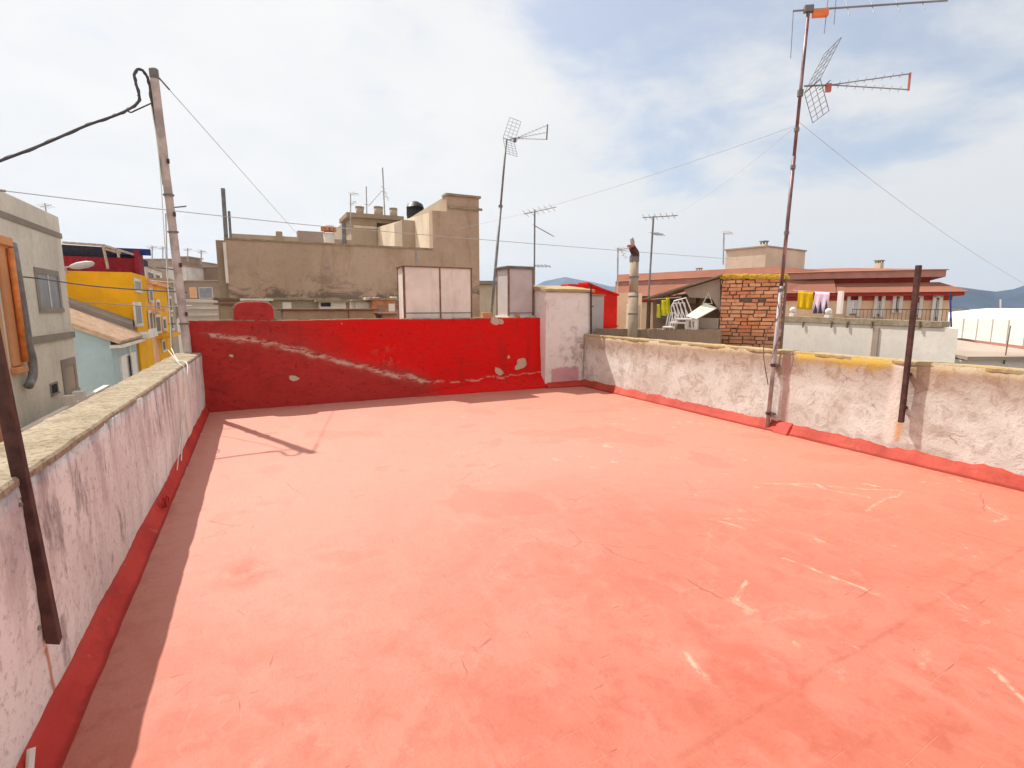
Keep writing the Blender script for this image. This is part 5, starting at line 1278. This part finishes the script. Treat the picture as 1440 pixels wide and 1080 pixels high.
for k in range(70):
    s = Lb * k / 69; zz_ = zt - 0.05 * s / Lb
    m.obox(orig + u * s + n * random.uniform(0.0, 0.10) + V(0, 0, zz_ + random.uniform(0.0, 0.035)), u * random.uniform(0.02, 0.05), n * random.uniform(0.05, 0.09), V(0, 0, random.uniform(0.02, 0.045)))
m.obox(orig + u * Lb / 2 + n * (D_ / 2) + V(0, 0, zt), u * (Lb / 2 + 0.03), n * (D_ / 2 + 0.03), V(0, 0, 0.03))
m.build('lichen_top', M['lichen'], g, bevel=0.012)
# lean-to roof going down to the left, with the wall beneath it
def ppl(x, y): # point on the shed's front plane
    d = ray(x, y); k = (orig - CAM).dot(n) / d.dot(n); return CAM + d * k
r0 = ppl(1016, 386); r1 = ppl(905, 420)
r1b = r1 + n * 0.9; r0b = r0 + n * 0.9
MB().extr([r0 - n * 0.08, r1 - n * 0.08, r1 - n * 0.08 + V(0, 0, -0.03), r0 - n * 0.08 + V(0, 0, -0.03)], n * 1.0).build('roof_slab', M['coping'], g)
zt2 = r0.z
wl = ppl(1012, 470); wr = ppl(935, 470)
# recessed grey plaster back wall
back = [ppl(1014, 396) , ppl(905, 424), ppl(905, 480), ppl(1014, 480)]
MB().extr([p + n * 0.75 for p in back], n * 0.12).build('plaster_wall', M['brown'], g)
bk2 = [ppl(1012, 391), ppl(960, 407), ppl(968, 418), ppl(1000, 420), ppl(1012, 440)]
MB().extr([p + n * 0.10 for p in bk2], n * 0.10).build('gable_render', M['taupe'], g)
MB().obox(ppl(910, 448) + n * 0.1 + V(0, 0, -0.15), u * 0.03, n * 0.05, V(0, 0, 0.52)).build('post', M['rust_light'], g)
MB().obox(ppl(925, 436) + n * 0.62, u * 0.13, n * 0.03, V(0, 0, 0.22)).build('shutter', M['grey_plastic'], g)
m = MB()
for q in ((965, 418, 0.10, 0.12), (982, 424, 0.07, 0.16), (945, 420, 0.05, 0.10)): m.obox(ppl(q[0], q[1]) + n * 0.60, u * q[2], n * 0.04, V(0, 0, q[3]))
each(m, 'hanging_board', M['concrete_big'], g)
# low rubble wall in front
t = thing('rubble_wall', 'low rough mud coloured wall in front of the brick shed', 'wall', (8, 9, 0.3))
pA = ppl(845, 470) - n * 0.35; pB = ppl(1016, 486) - n * 0.35
rows = []
for i in range(60):
    k = i / 59; p = pA.lerp(pB, k); zt_ = PD(845 + 171 * k, 466 - 2 * k + 1.2 * mnoise.noise(Vector((k * 9, 0, 0))), 10).z
    rows.append((Vector((p.x, p.y, 0.3)), Vector((p.x, p.y, zt_)) + wob((k * 9, 1, 1), 0.02), Vector((p.x, p.y, zt_)) + n * 0.2, Vector((p.x, p.y, 0.3)) + n * 0.2))
vs = [v for r in rows for v in r]
MB().add(vs, [(i * 4 + k, i * 4 + k + 1, i * 4 + k + 5, i * 4 + k + 4) for i in range(59) for k in range(3)] + [(0, 1, 2, 3), (236, 237, 238, 239)]).build('wall_body', M['brown'], t)
# things under the lean-to
t = thing('laundry', 'lime yellow cloths hanging under the lean to roof', 'laundry', ppl(935, 445))
for k, (x, y0, y1, wd) in enumerate(((928, 428, 447, 0.035), (935, 422, 444, 0.05), (941, 419, 441, 0.04))):
    m = MB(); p = ppl(x, y0) - n * 0.12; q = ppl(x, y1) - n * 0.12
    def cl(uu, vv, p=p, q=q, wd=wd): return p.lerp(q, vv) + u * (uu - 0.5) * 2 * wd * (0.8 + 0.4 * vv) + n * 0.02 * math.sin(uu * 9 + k)
    m.grid(cl, 10, 8); o = m.build('cloth', M['lime_cloth'], t, smooth=True); sd = o.modifiers.new('thick', 'SOLIDIFY'); sd.thickness = 0.006
MB().tube([ppl(918, 421) - n * 0.12, ppl(960, 418) - n * 0.12], 0.005, 5).build('line', M['wire'], t)
# stacked white chairs
def plastic_chair(t, x, y, s, tilt):
    p = ppl(x, y) - n * 0.1
    d = (u * math.sin(tilt) + V(0, 0, math.cos(tilt)))
    r_ = d.cross(n).normalized()
    bk = MB(); W2 = 0.14 * s; H2 = 0.36 * s
    bk.tube([p - r_ * W2, p - r_ * W2 + d * H2, p + r_ * W2 * 0.6 + d * (H2 * 1.1), p + r_ * W2 + d * H2 * 0.9, p + r_ * W2], 0.014, 6)
    for k in (-0.4, 0.1, 0.55): bk.tube([p + r_ * W2 * k, p + r_ * W2 * k + d * H2], 0.012, 5)
    bk.build('backrest', M['white_plastic'], t)
    MB().obox(p + V(0, 0, -0.02) - n * 0.12, u * W2 * 1.1, n * 0.14, V(0, 0, 0.018)).build('seat', M['white_plastic'], t, bevel=0.008)
    for sx in (-1, 1):
        for sy in (-1, 1):
            q = p + u * W2 * sx - n * (0.12 + 0.1 * sy); MB().tube([q, q + u * 0.03 * sx + V(0, 0, -0.24)], 0.013, 5).build('leg', M['white_plastic'], t)
for k, (x, y, s, tl, lb) in enumerate(((958, 452, 1.0, -0.20, 'white plastic garden chair leaning left under the lean to roof'), (966, 447, 1.05, -0.42, 'white plastic garden chair stacked tilted beside the leaning one'), (945, 458, 0.7, 0.15, 'lowest white plastic garden chair nearest the lime yellow cloths'))):
    t = thing('garden_chair', lb, 'chair', ppl(x, y), 'white garden chairs under the lean to'); plastic_chair(t, x, y, s, tl)
t = thing('folded_sunshade', 'cream rectangular board tilted over a white cabinet beside the brick wall', 'board', ppl(988, 450))
b0 = [ppl(969, 445) - n * 0.30, ppl(984, 449) - n * 0.34, ppl(1009, 434) - n * 0.10, ppl(992, 427) - n * 0.05]
MB().extr(b0, V(0, 0, 0.02)).build('board', M['cream_board'], t, bevel=0.004)
t = thing('white_cabinet', 'small white cabinet standing under the tilted cream board', 'cabinet', ppl(976, 466))
cc0 = ppl(976, 457) - n * 0.2
MB().obox(cc0, u * 0.12, n * 0.1, V(0, 0, 0.12)).build('cabinet_body', M['white_plastic'], t, bevel=0.01)
MB().obox(cc0 - n * 0.11 + V(0.01, 0, 0.02), u * 0.05, n * 0.01, V(0, 0, 0.06)).build('opening', M['brown'], t)
t = thing('wooden_hanger', 'pale triangular hanger above the cream board', 'hanger', ppl(997, 425))
h0 = ppl(989, 427) - n * 0.05; h1 = ppl(997, 412) - n * 0.05; h2 = ppl(1002, 427) - n * 0.05
MB().tube([h0, h1, h2, h0], 0.010, 6).build('frame', M['cream_board'], t)
t = thing('stone_slab', 'grey stone block resting right of the white cabinet', 'block', ppl(996, 455))
MB().obox(ppl(997, 455) + n * 0.1, u * 0.18, n * 0.1, V(0, 0, 0.11)).build('block', M['taupe'], t, bevel=0.01)

# ---------------- white wall and the red-roofed apartment house
g = thing('garden_wall', 'long plain off white wall below the balcony of the red roofed house', 'wall', (16, 9, GZ))
wA = PX(1098, 470, 14.0); wB = PX(1346, 480, 14.0); wA.z = wB.z = 0
uu = (wB - wA); Lw = uu.length; uu.normalize(); nn = Vector((-uu.y, uu.x, 0))
def wp_(x, y):
    d = ray(x, y); return CAM + d * ((wA - CAM).dot(nn) / d.dot(nn))
tA = wp_(1100, 452).z; tB = wp_(1345, 462).z
DW = Vector((0.86, 0.51, 0)).normalized()
P = [wA - uu * 0.1, wB, wB + DW * 5, wA + DW * 5 - uu * 0.1]
MB().hexa([p + V(0, 0, GZ) for p in P] + [P[0] + V(0, 0, tA), P[1] + V(0, 0, tB), P[2] + V(0, 0, tB), P[3] + V(0, 0, tA)]).build('wall_body', M['offwhite'], g)
sx_ = wp_(1232, 470); MB().obox(V(sx_.x, sx_.y, -2.0) - nn * 0.01, uu * 0.07, nn * 0.02, V(0, 0, 2.0 + wp_(1232, 458).z - 0.05)).build('patched_strip', M['taupe'], g)

W0 = 24.0
E0 = PD(1210, 425, W0); E1 = PD(1336, 425, W0 - 1.2); E0.z = E1.z = 0
u2 = (E1 - E0); L2_ = u2.length; u2.normalize(); n2 = Vector((-u2.y, u2.x, 0))
def hp(x, y, off=0.0):   # point on the front facade plane
    d = ray(x, y); return CAM + d * ((E0 + n2 * off - CAM).dot(n2) / d.dot(n2))
def HZ(x, y): return hp(x, y).z
zEv = HZ(1275, 411); zFl = HZ(1260, 452)
g = thing('apartment_house', 'peach apartment house with stepped red tiled roof and five balcony windows', 'building', E0 + V(0, 0, GZ))
# the left front turns a shallow corner and runs behind the brick shed
K = hp(1172, 425); K.z = 0
E_L = PD(1096, 425, W0 + 1.6); E_L.z = 0
LL = PD(864, 425, 34.0); LL.z = 0
back_off = n2 * 9
DV = Vector((0.84, 0.54, 0)).normalized()
plan = [LL, E_L, K, E1, E1 + DV * 10, LL + DV * 10]
def ext(plan, z0, z1, grow=0.0):
    c = sum(plan, Vector()) / len(plan); m = MB(); k = len(plan)
    pl = [p + (p - c).normalized() * grow for p in plan]
    return m.extr([p + V(0, 0, z0) for p in pl], V(0, 0, z1 - z0))
ext(plan, GZ, zEv - 0.02).build('wall', M['peach'], g)
# tiled roof: lower slope, flat fascia step, upper slope
def loft(m, pa, za, pb, zb_):
    k = len(pa); vs = [p + V(0, 0, z) for p, z in zip(pa, za)] + [p + V(0, 0, z) for p, z in zip(pb, zb_)]
    return m.add(vs, [(i, (i + 1) % k, (i + 1) % k + k, i + k) for i in range(k)] + [tuple(range(k - 1, -1, -1)), tuple(range(k, 2 * k))])
cen = sum(plan, Vector()) / len(plan)
def off(plan, d):
    """inward offset of the street fronts by d (outward when negative)"""
    return [p + n2 * d - (u2 * d if i in (3, 4) else Vector()) for i, p in enumerate(plan)]
    k = len(plan); out = []
    for i in range(k):
        p0, p1, p2 = plan[i - 1], plan[i], plan[(i + 1) % k]
        e1 = (p1 - p0).normalized(); e2 = (p2 - p1).normalized()
        n1_ = Vector((-e1.y, e1.x, 0)); n2_ = Vector((-e2.y, e2.x, 0))
        bis = (n1_ + n2_); bis = bis / max(0.3, bis.length_squared) * 2
        out.append(p1 + bis * d)
    return out
eave = off(plan, -0.5)
s1p = off(plan, 0.35); s2p = off(plan, 0.45); s3p = off(plan, 0.1); s4p = off(plan, 2.2)
z1_ = zEv + 0.0; k = len(plan)
z_low = HZ(1262, 397); z_mid = HZ(1262, 390); z_top = HZ(1262, 380)
loft(MB(), eave, [z1_] * k, s1p, [z_low] * k).build('lower_roof', M['redroof'], g)
loft(MB(), off(plan, 0.62), [z_low + 0.003] * k, off(plan, 0.62), [z_mid] * k).build('roof_recess', M['redroof_dark'], g)
loft(MB(), off(plan, 0.2), [z_mid + 0.003] * k, off(plan, 0.2), [z_top] * k).build('fascia', M['fascia'], g)
loft(MB(), off(plan, 0.1), [z_top + 0.003] * k, off(plan, 3.2), [z_top + 0.35] * k).build('upper_roof', M['redroof'], g)
loft(MB(), off(plan, -0.35), [z1_ - 0.16] * k, off(plan, -0.35), [z1_ - 0.004] * k).build('soffit', M['redroof_dark'], g)
loft(MB(), off(plan, -0.05), [z1_ - 0.36] * k, off(plan, -0.05), [z1_ - 0.163] * k).build('frieze', M['redroof_dark'], g)
q_e = eave[:3]; q_t = off(plan, 0.9)[:3]; zr_ = [z_top + 0.5, z_top + 0.4, z_top + 0.05]
sv = [p + V(0, 0, z1_ + 0.004) for p in q_e] + [p + V(0, 0, z) for p, z in zip(q_t, zr_)] + [p + n2 * 1.2 + V(0, 0, z) for p, z in zip(q_t, zr_)] + [p + n2 * 1.2 + V(0, 0, z1_ + 0.004) for p in q_t]
MB().add(sv, [(0, 1, 4, 3), (1, 2, 5, 4), (3, 4, 7, 6), (4, 5, 8, 7), (6, 7, 10, 9), (7, 8, 11, 10), (9, 10, 1, 0), (10, 11, 2, 1), (0, 3, 6, 9), (2, 11, 8, 5)]).build('wing_roof', M['redroof'], g)
# windows
for (x0_, x1_, y0_, y1_, cl_) in ((1190, 1210, 411, 445, 'c'), (1228, 1243, 412, 446, 'c'), (1254, 1268, 413, 440, 'w'), (1281, 1296, 414, 447, 'c'), (1309, 1323, 415, 452, 's')):
    q = hp((x0_ + x1_) / 2, (y0_ + y1_) / 2, -0.02); hw = (hp(x1_, y0_) - hp(x0_, y0_)).dot(u2) / 2; hh = (hp(x0_, y0_).z - hp(x0_, y1_).z) / 2
    fr = MB(); t0 = 0.13
    fr.obox(q - u2 * (hw - t0 / 2) - n2 * 0.06, u2 * t0 / 2, n2 * 0.08, V(0, 0, hh)); fr.obox(q + u2 * (hw - t0 / 2) - n2 * 0.06, u2 * t0 / 2, n2 * 0.08, V(0, 0, hh))
    arc = [q + u2 * hw * math.cos(a_) * 1.0 + V(0, 0, hh - 0.12 + 0.22 * math.sin(a_)) - n2 * 0.14 for a_ in [math.pi * j / 10 for j in range(11)]]
    fr.extr(arc, n2 * 0.14)
    wd = fr.build('window', M['white'], g)
    MB().obox(q - n2 * 0.0, u2 * (hw - t0), n2 * 0.03, V(0, 0, hh - 0.1)).build('pane', M['glass'], wd)
    if cl_ == 'c':
        m = MB()
        for s in (-0.5, 0.05, 0.5): m.obox(q + u2 * hw * s * 0.7 - n2 * 0.04 + V(0, 0, -0.12), u2 * 0.06, n2 * 0.012, V(0, 0, hh - 0.25))
        each(m, 'curtain', M['white_metal'], wd)
    else:
        MB().obox(q + u2 * 0.05 - n2 * 0.04, u2 * (hw - 0.22), n2 * 0.012, V(0, 0, hh - 0.2)).build('shutter', M['white'], wd)
# balcony slab and rail
bz = hp(1260, 453, -1.2).z
bA = hp(1102, 449, -1.2); bB = hp(1332, 457, -1.2)
BL = bA; mid = (bA + bB) / 2; hb = (bB - bA).dot(u2) / 2
bal = MB().obox(V(mid.x, mid.y, bz - 0.12) + n2 * 0.5, u2 * hb, n2 * 0.75, V(0, 0, 0.12)).build('balcony', M['taupe'], g)
m = MB()
nb_ = 44
for j in range(nb_ + 1):
    s = -hb + 2 * hb * j / nb_; pz = V(mid.x, mid.y, 0) + u2 * s - n2 * 0.2
    if s > -hb * 0.15: m.tube([pz + V(0, 0, bz), pz + V(0, 0, bz + 0.55)], 0.009, 4)
pzz = V(mid.x, mid.y, bz + 0.55) - n2 * 0.2
m.tube([pzz - u2 * hb * 0.15, pzz + u2 * hb], 0.016, 5)
m.build('railing', M['rust'], bal)
m = MB()
for (x0_, x1_) in ((1104, 1115), (1133, 1151), (1169, 1178), (1196, 1212), (1227, 1250)):
    p = wp_((x0_ + x1_) / 2, 452) + nn * 0.2; 
    m.obox(p + V(0, 0, -0.03), uu * (x1_ - x0_) / 2 * 0.018, nn * 0.06, V(0, 0, 0.06))
each(m, 'coping_block', M['white'], g)
m = MB()
for x_ in (1131, 1171, 1193, 1228, 1295):
    p = wp_(x_, 452) - nn * 0.04; m.tube([p, p - V(0, 0, 0.17)], 0.022, 5)
each(m, 'water_spout', M['rust_light'], g)
m = MB().hexa([P[0] - nn * 0.03 + V(0, 0, tA + 0.003), P[0].lerp(P[1], 0.93) - nn * 0.03 + V(0, 0, tA * 0.07 + tB * 0.93 + 0.01), P[0].lerp(P[1], 0.93) + nn * 0.3 + V(0, 0, tA * 0.07 + tB * 0.93 + 0.01), P[0] + nn * 0.3 + V(0, 0, tA + 0.003),
               P[0] - nn * 0.03 + V(0, 0, tA + 0.16), P[0].lerp(P[1], 0.93) - nn * 0.03 + V(0, 0, tA * 0.07 + tB * 0.93 + 0.14), P[0].lerp(P[1], 0.93) + nn * 0.3 + V(0, 0, tA * 0.07 + tB * 0.93 + 0.14), P[0] + nn * 0.3 + V(0, 0, tA + 0.16)])
m.build('terrace_coping', M['coping'], g)
for j, (x_, y_) in enumerate(((1109, 434), (1159, 436))):
    p = wp_(x_, y_) + nn * 0.2
    t = thing('stone_ball', ['white stone ball finial at the left end of the low terrace coping', 'white stone ball finial right of the pink cloth'][j], 'ornament', p - V(0, 0, 0.1), 'stone ball finials')
    MB().lathe(p - V(0, 0, 0.13), [(0.02, 0)] + [(0.09 * math.sin(a_), 0.09 - 0.09 * math.cos(a_)) for a_ in [math.pi * i / 10 for i in range(1, 10)]], 12).build('ball', M['white'], t, smooth=True)
    MB().box(p.x - 0.07, p.x + 0.07, p.y - 0.07, p.y + 0.07, p.z - 0.28, p.z - 0.13).build('plinth', M['white'], t)
# laundry on that terrace
def cloth(label, quad, mat, wv=0.03):
    A_, B_, C_, D2_ = [wp_(x, y) + nn * 0.5 for x, y in quad]
    m = MB()
    def f(a_, b_):
        return A_.lerp(B_, a_).lerp(D2_.lerp(C_, a_), b_) + nn * wv * math.sin(a_ * 14) * b_
    m.grid(f, 24, 8); o = m.build('hanging_cloth', M[mat], smooth=True); sd = o.modifiers.new('thick', 'SOLIDIFY'); sd.thickness = 0.008
    return tag(o, label, 'laundry')
cloth('mustard yellow sheet hanging beside the brick shed', [(1107, 409), (1128, 411), (1126, 436), (1105, 434)], 'yellow_cloth')
cloth('pale pink cloth hanging on the terrace with slits at its lower edge', [(1131, 410), (1151, 411), (1147, 441), (1125, 440)], 'pink_cloth')
p = wp_(1140, 432) + nn * 0.46
m = MB()
for (x_, y_) in ((1133, 427), (1140, 424), (1148, 422)):
    a_ = wp_(x_, y_) + nn * 0.44; b1 = wp_(x_ - 4, 441) + nn * 0.44; b2 = wp_(x_ + 2, 441) + nn * 0.44
    m.extr([a_, b1, b2], nn * 0.01)
tag(m.build('dark_cloth', M['dark']), 'dark pointed cloths showing through the slits of the pink cloth', 'laundry')
MB_ = MB().tube([wp_(1100, 408) + nn * 0.5, wp_(1158, 411) + nn * 0.5], 0.008, 5)
tag(MB_.build('washing_line', M['wire']), 'thin line carrying the mustard and pink cloths', 'line')
q = wp_(1153, 425) + nn * 0.9
tag(MB().obox(V(q.x, q.y, q.z), uu * 0.06, nn * 0.05, V(0, 0, 0.32)).build('white_post', M['white']), 'white post right of the pale pink cloth', 'post')
# rooftop block on the red roof
t = thing('roof_block', 'cream square rooftop block rising above the red tiled roof', 'building', PD(1070, 390, 31))
R0 = PD(1018, 400, 32); R1 = PD(1074, 400, 30.0); R2 = PD(1129, 400, 32.5); R0.z = R1.z = R2.z = 0
zt_ = PD(1074, 348, 30).z; zb_ = PD(1074, 392, 30).z - 0.6
R3 = R0 + R2 - R1
MB().extr([p + V(0, 0, zb_) for p in (R0, R1, R2, R3)], V(0, 0, zt_ - zb_)).build('wall', M['cream'], t)
MB().extr([p + V(0, 0, zt_ + 0.003) + (p - (R0 + R2) / 2).normalized() * 0.1 for p in (R0, R1, R2, R3)], V(0, 0, 0.08)).build('roof', M['tan'], t)
def small_chim(label, x, ptop, pbot, w, wd, mat, pot):
    p = PD(x, pbot, w); zt = PD(x, ptop, w).z; h = zt - p.z; r = wd / 2 / FPX * w
    t = thing('chimney', label, 'chimney', p - V(0, 0, 0.3))
    MB().box(p.x - r * 0.8, p.x + r * 0.8, p.y - r * 0.8, p.y + r * 0.8, p.z - 0.4, p.z + h * 0.5).build('stack', M[mat], t)
    m = MB()
    for sx in (-1, 1):
        for sy in (-1, 1): m.box(p.x + sx * r * 0.6 - r * 0.15, p.x + sx * r * 0.6 + r * 0.15, p.y + sy * r * 0.6 - r * 0.15, p.y + sy * r * 0.6 + r * 0.15, p.z + h * 0.5 + 0.002, p.z + h * 0.85)
    each(m, 'vent_post', M[pot], t)
    MB().box(p.x - r, p.x + r, p.y - r, p.y + r, p.z + h * 0.85 + 0.002, zt).build('cap', M[pot], t)
small_chim('little chimney with dark cap on the corner of the cream rooftop block', 1074, 339, 349, 30.5, 9, 'cream', 'galv_dark')
small_chim('little capped chimney on the red roof above the balcony windows', 1236, 366, 374, 25.5, 10, 'cream', 'olive')
small_chim('little dark capped chimney on the left ridge of the red roof', 983, 377, 384, 31, 7, 'brown', 'brown')
p = PD(1048, 350, 31.5); tag(MB().box(p.x - 0.18, p.x + 0.18, p.y - 0.2, p.y + 0.2, p.z - 0.1, p.z + 0.06).build('roof_vent', M['galv_dark']), 'flat dark vent on the cream rooftop block', 'vent')

# pole at the corner of the apartment house, white greenhouse shed, bottom right roofs
tag(MB().tube([PD(1338, 470, 19), PD(1336, 410, 19)], 0.03, 6).build('thin_pole', M['blue_trim']), 'thin dark blue pole beside the right corner of the peach house', 'pole')
gA = PD(1334, 470, 62); gB = PD(1560, 470, 44)
t = thing('warehouse', 'long white warehouse below the mountains at the right edge', 'building', V((gA.x + gB.x) / 2, (gA.y + gB.y) / 2, GZ))
ug = V(gB.x - gA.x, gB.y - gA.y, 0); Lg = ug.length; ug.normalize(); ng = V(-ug.y, ug.x, 0); A0_ = V(gA.x, gA.y, 0) - ug * 8
zt1 = PD(1390, 448, 57).z; zt0 = PD(1390, 433.5, 66).z
MB().extr([A0_ + V(0, 0, GZ), A0_ + V(0, 0, zt1), A0_ + ng * 10 + V(0, 0, zt0), A0_ + ng * 20 + V(0, 0, zt1), A0_ + ng * 20 + V(0, 0, GZ)], ug * (Lg + 8)).build('wall', M['greenhouse'], t)
m = MB()
for j in range(14):
    q = A0_ + ug * (Lg + 8) * j / 13 - ng * 0.04; m.obox(q + V(0, 0, (GZ + zt1) / 2), ug * 0.08, ng * 0.05, V(0, 0, (zt1 - GZ) / 2 - 0.01))
m.build('rib', M['offwhite'], t)
def low_roof(label, x0, x1, p0, p1, w, mat, wall, dep=6):
    a = PD(x0, p0, w); c = PD(x1, p1, w); u_ = V(c.x - a.x, c.y - a.y, 0); L_ = u_.length; u_.normalize(); n_ = V(-u_.y, u_.x, 0); z = (a.z + c.z) / 2
    t = thing('low_house', label, 'house', V(a.x, a.y, GZ)); o_ = V(a.x, a.y, 0)
    MB().extr([o_ + V(0, 0, GZ), o_ + V(0, 0, z - 0.12), o_ + n_ * dep + V(0, 0, z + 0.10), o_ + n_ * dep + V(0, 0, GZ)], u_ * L_).build('wall', M[wall], t)
    MB().extr([o_ - n_ * 0.2 + V(0, 0, z - 0.1), o_ + n_ * dep + V(0, 0, z + 0.15), o_ + n_ * dep + V(0, 0, z + 0.25), o_ - n_ * 0.2 + V(0, 0, z)], u_ * L_).build('roof', M[mat], t)
low_roof('low house with reddish roof edge right of the off white wall', 1330, 1480, 490, 494, 24, 'redroof', 'fascia', 5)
low_roof('low dark grey roof at the right edge just over the parapet', 1352, 1500, 503, 498, 15, 'taupe', 'offwhite', 4)
tag(MB().tube([PD(1412, 512, 15), PD(1421, 458, 15)], 0.016, 5).build('thin_pole', M['rust_light']), 'thin leaning rod over the low grey roof at the right edge', 'pole')
tag(MB().obox(PD(1386, 497, 20), (0.15, 0, 0), (0, 0.15, 0), (0, 0, 0.22)).build('vent_stub', M['white'], bevel=0.02), 'small white vent stub on the reddish low roof', 'vent')
p = PD(1408, 428, 500)
tag(MB().tube([PD(1407, 445, 400), PD(1407, 421, 400)], 0.5, 5).build('far_tower', M['white']), 'tiny pale lattice tower before the blue mountains', 'tower')

# houses in the middle distance beyond the terrace roofs
block('town_house', 'distant low tan house behind the aerials right of the white chimney block', 770, 870, 431, 90, 'tan', 12)
block('town_house', 'distant row of pale houses behind the warehouse', 1200, 1500, 440, 110, 'tan', 12)

# ---------------- mountains
def ridge(name, prof, dist, mat, seed, depth=900):
    """a mountain chain with a real base and slope: crest heights from the profile, flanks falling both ways"""
    m = MB(); cols = []
    for (x, y) in prof:
        d = PD(x, y, dist); cols.append(d)
    fine = []
    for a_, b_ in zip(cols, cols[1:]):
        for k in range(8): fine.append(a_.lerp(b_, k / 8))
    fine.append(cols[-1]); N = len(fine); K = 12; vs = []
    for i, c in enumerate(fine):
        dirh = V(c.x, c.y, 0).normalized()
        for j in range(K + 1):
            s = (j - K / 2) / (K / 2); h = (c.z - GZ) * (1 - abs(s) ** 1.3)
            q = V(c.x, c.y, 0) + dirh * depth * s
            nz_ = mnoise.fractal(Vector((q.x / 350, q.y / 350, seed)), 0.9, 2.1, 5)
            vs.append(V(q.x, q.y, GZ - 4 + h * (1 + 0.35 * nz_ * abs(s)) + nz_ * 4))
    fs = [(i * (K + 1) + j, i * (K + 1) + j + 1, (i + 1) * (K + 1) + j + 1, (i + 1) * (K + 1) + j) for i in range(N - 1) for j in range(K)]
    return tag(m.add(vs, fs).build(name, M[mat], smooth=True), kind='structure')
ridge('mountains', [(1240, 428), (1280, 424), (1310, 412), (1345, 402), (1370, 405), (1400, 409), (1425, 406), (1445, 399), (1480, 392), (1540, 388), (1620, 392), (1700, 405)], 3200, 'hill', 2)
ridge('hills', [(560, 430), (640, 428), (690, 426), (740, 408), (765, 395), (795, 389), (812, 392), (835, 396), (858, 402), (885, 403), (930, 410), (1000, 416), (1100, 420), (1200, 425)], 5200, 'hill_far', 5)

# ---------------- far city fringe, one mass
random.seed(11)
m = MB()
for i in range(260):
    ang = random.uniform(-1.1, 1.75); r_ = random.uniform(110, 700)
    cx_, cy_ = r_ * math.sin(ang), r_ * math.cos(ang)
    if r_ < 150 and ang < -0.2: continue
    w_ = random.uniform(5, 14); h_ = random.uniform(5.0, 8.2); a_ = random.uniform(0, 1.5)
    m.obox(V(cx_, cy_, GZ + h_ / 2), V(math.cos(a_), math.sin(a_), 0) * w_ / 2, V(-math.sin(a_), math.cos(a_), 0) * w_ / 2, V(0, 0, h_ / 2))
tag(m.build('distant_town', M['tan']), 'pale far rooftops of the town merging below the hills', 'town', None, 'stuff')

# ---------------- air
hz = bpy.data.materials.new('haze'); hz.use_nodes = True
nt_ = hz.node_tree; nt_.nodes.remove(nt_.nodes['Principled BSDF'])
pv = nt_.nodes.new('ShaderNodeVolumePrincipled'); pv.inputs['Color'].default_value = (0.62, 0.76, 1.0, 1); pv.inputs['Density'].default_value = 0.00009; pv.inputs['Anisotropy'].default_value = 0.3
nt_.links.new(pv.outputs[0], nt_.nodes['Material Output'].inputs['Volume'])
o = tag(MB().box(-6500, 6900, -3500, 9500, GZ - 12, 420).build('haze', hz), kind='stuff')
hz.cycles.homogeneous_volume = True

for o in bpy.data.objects:
    if '_org' in o: del o['_org']
S.cycles.volume_bounces = 0
S.cycles.use_denoising = True
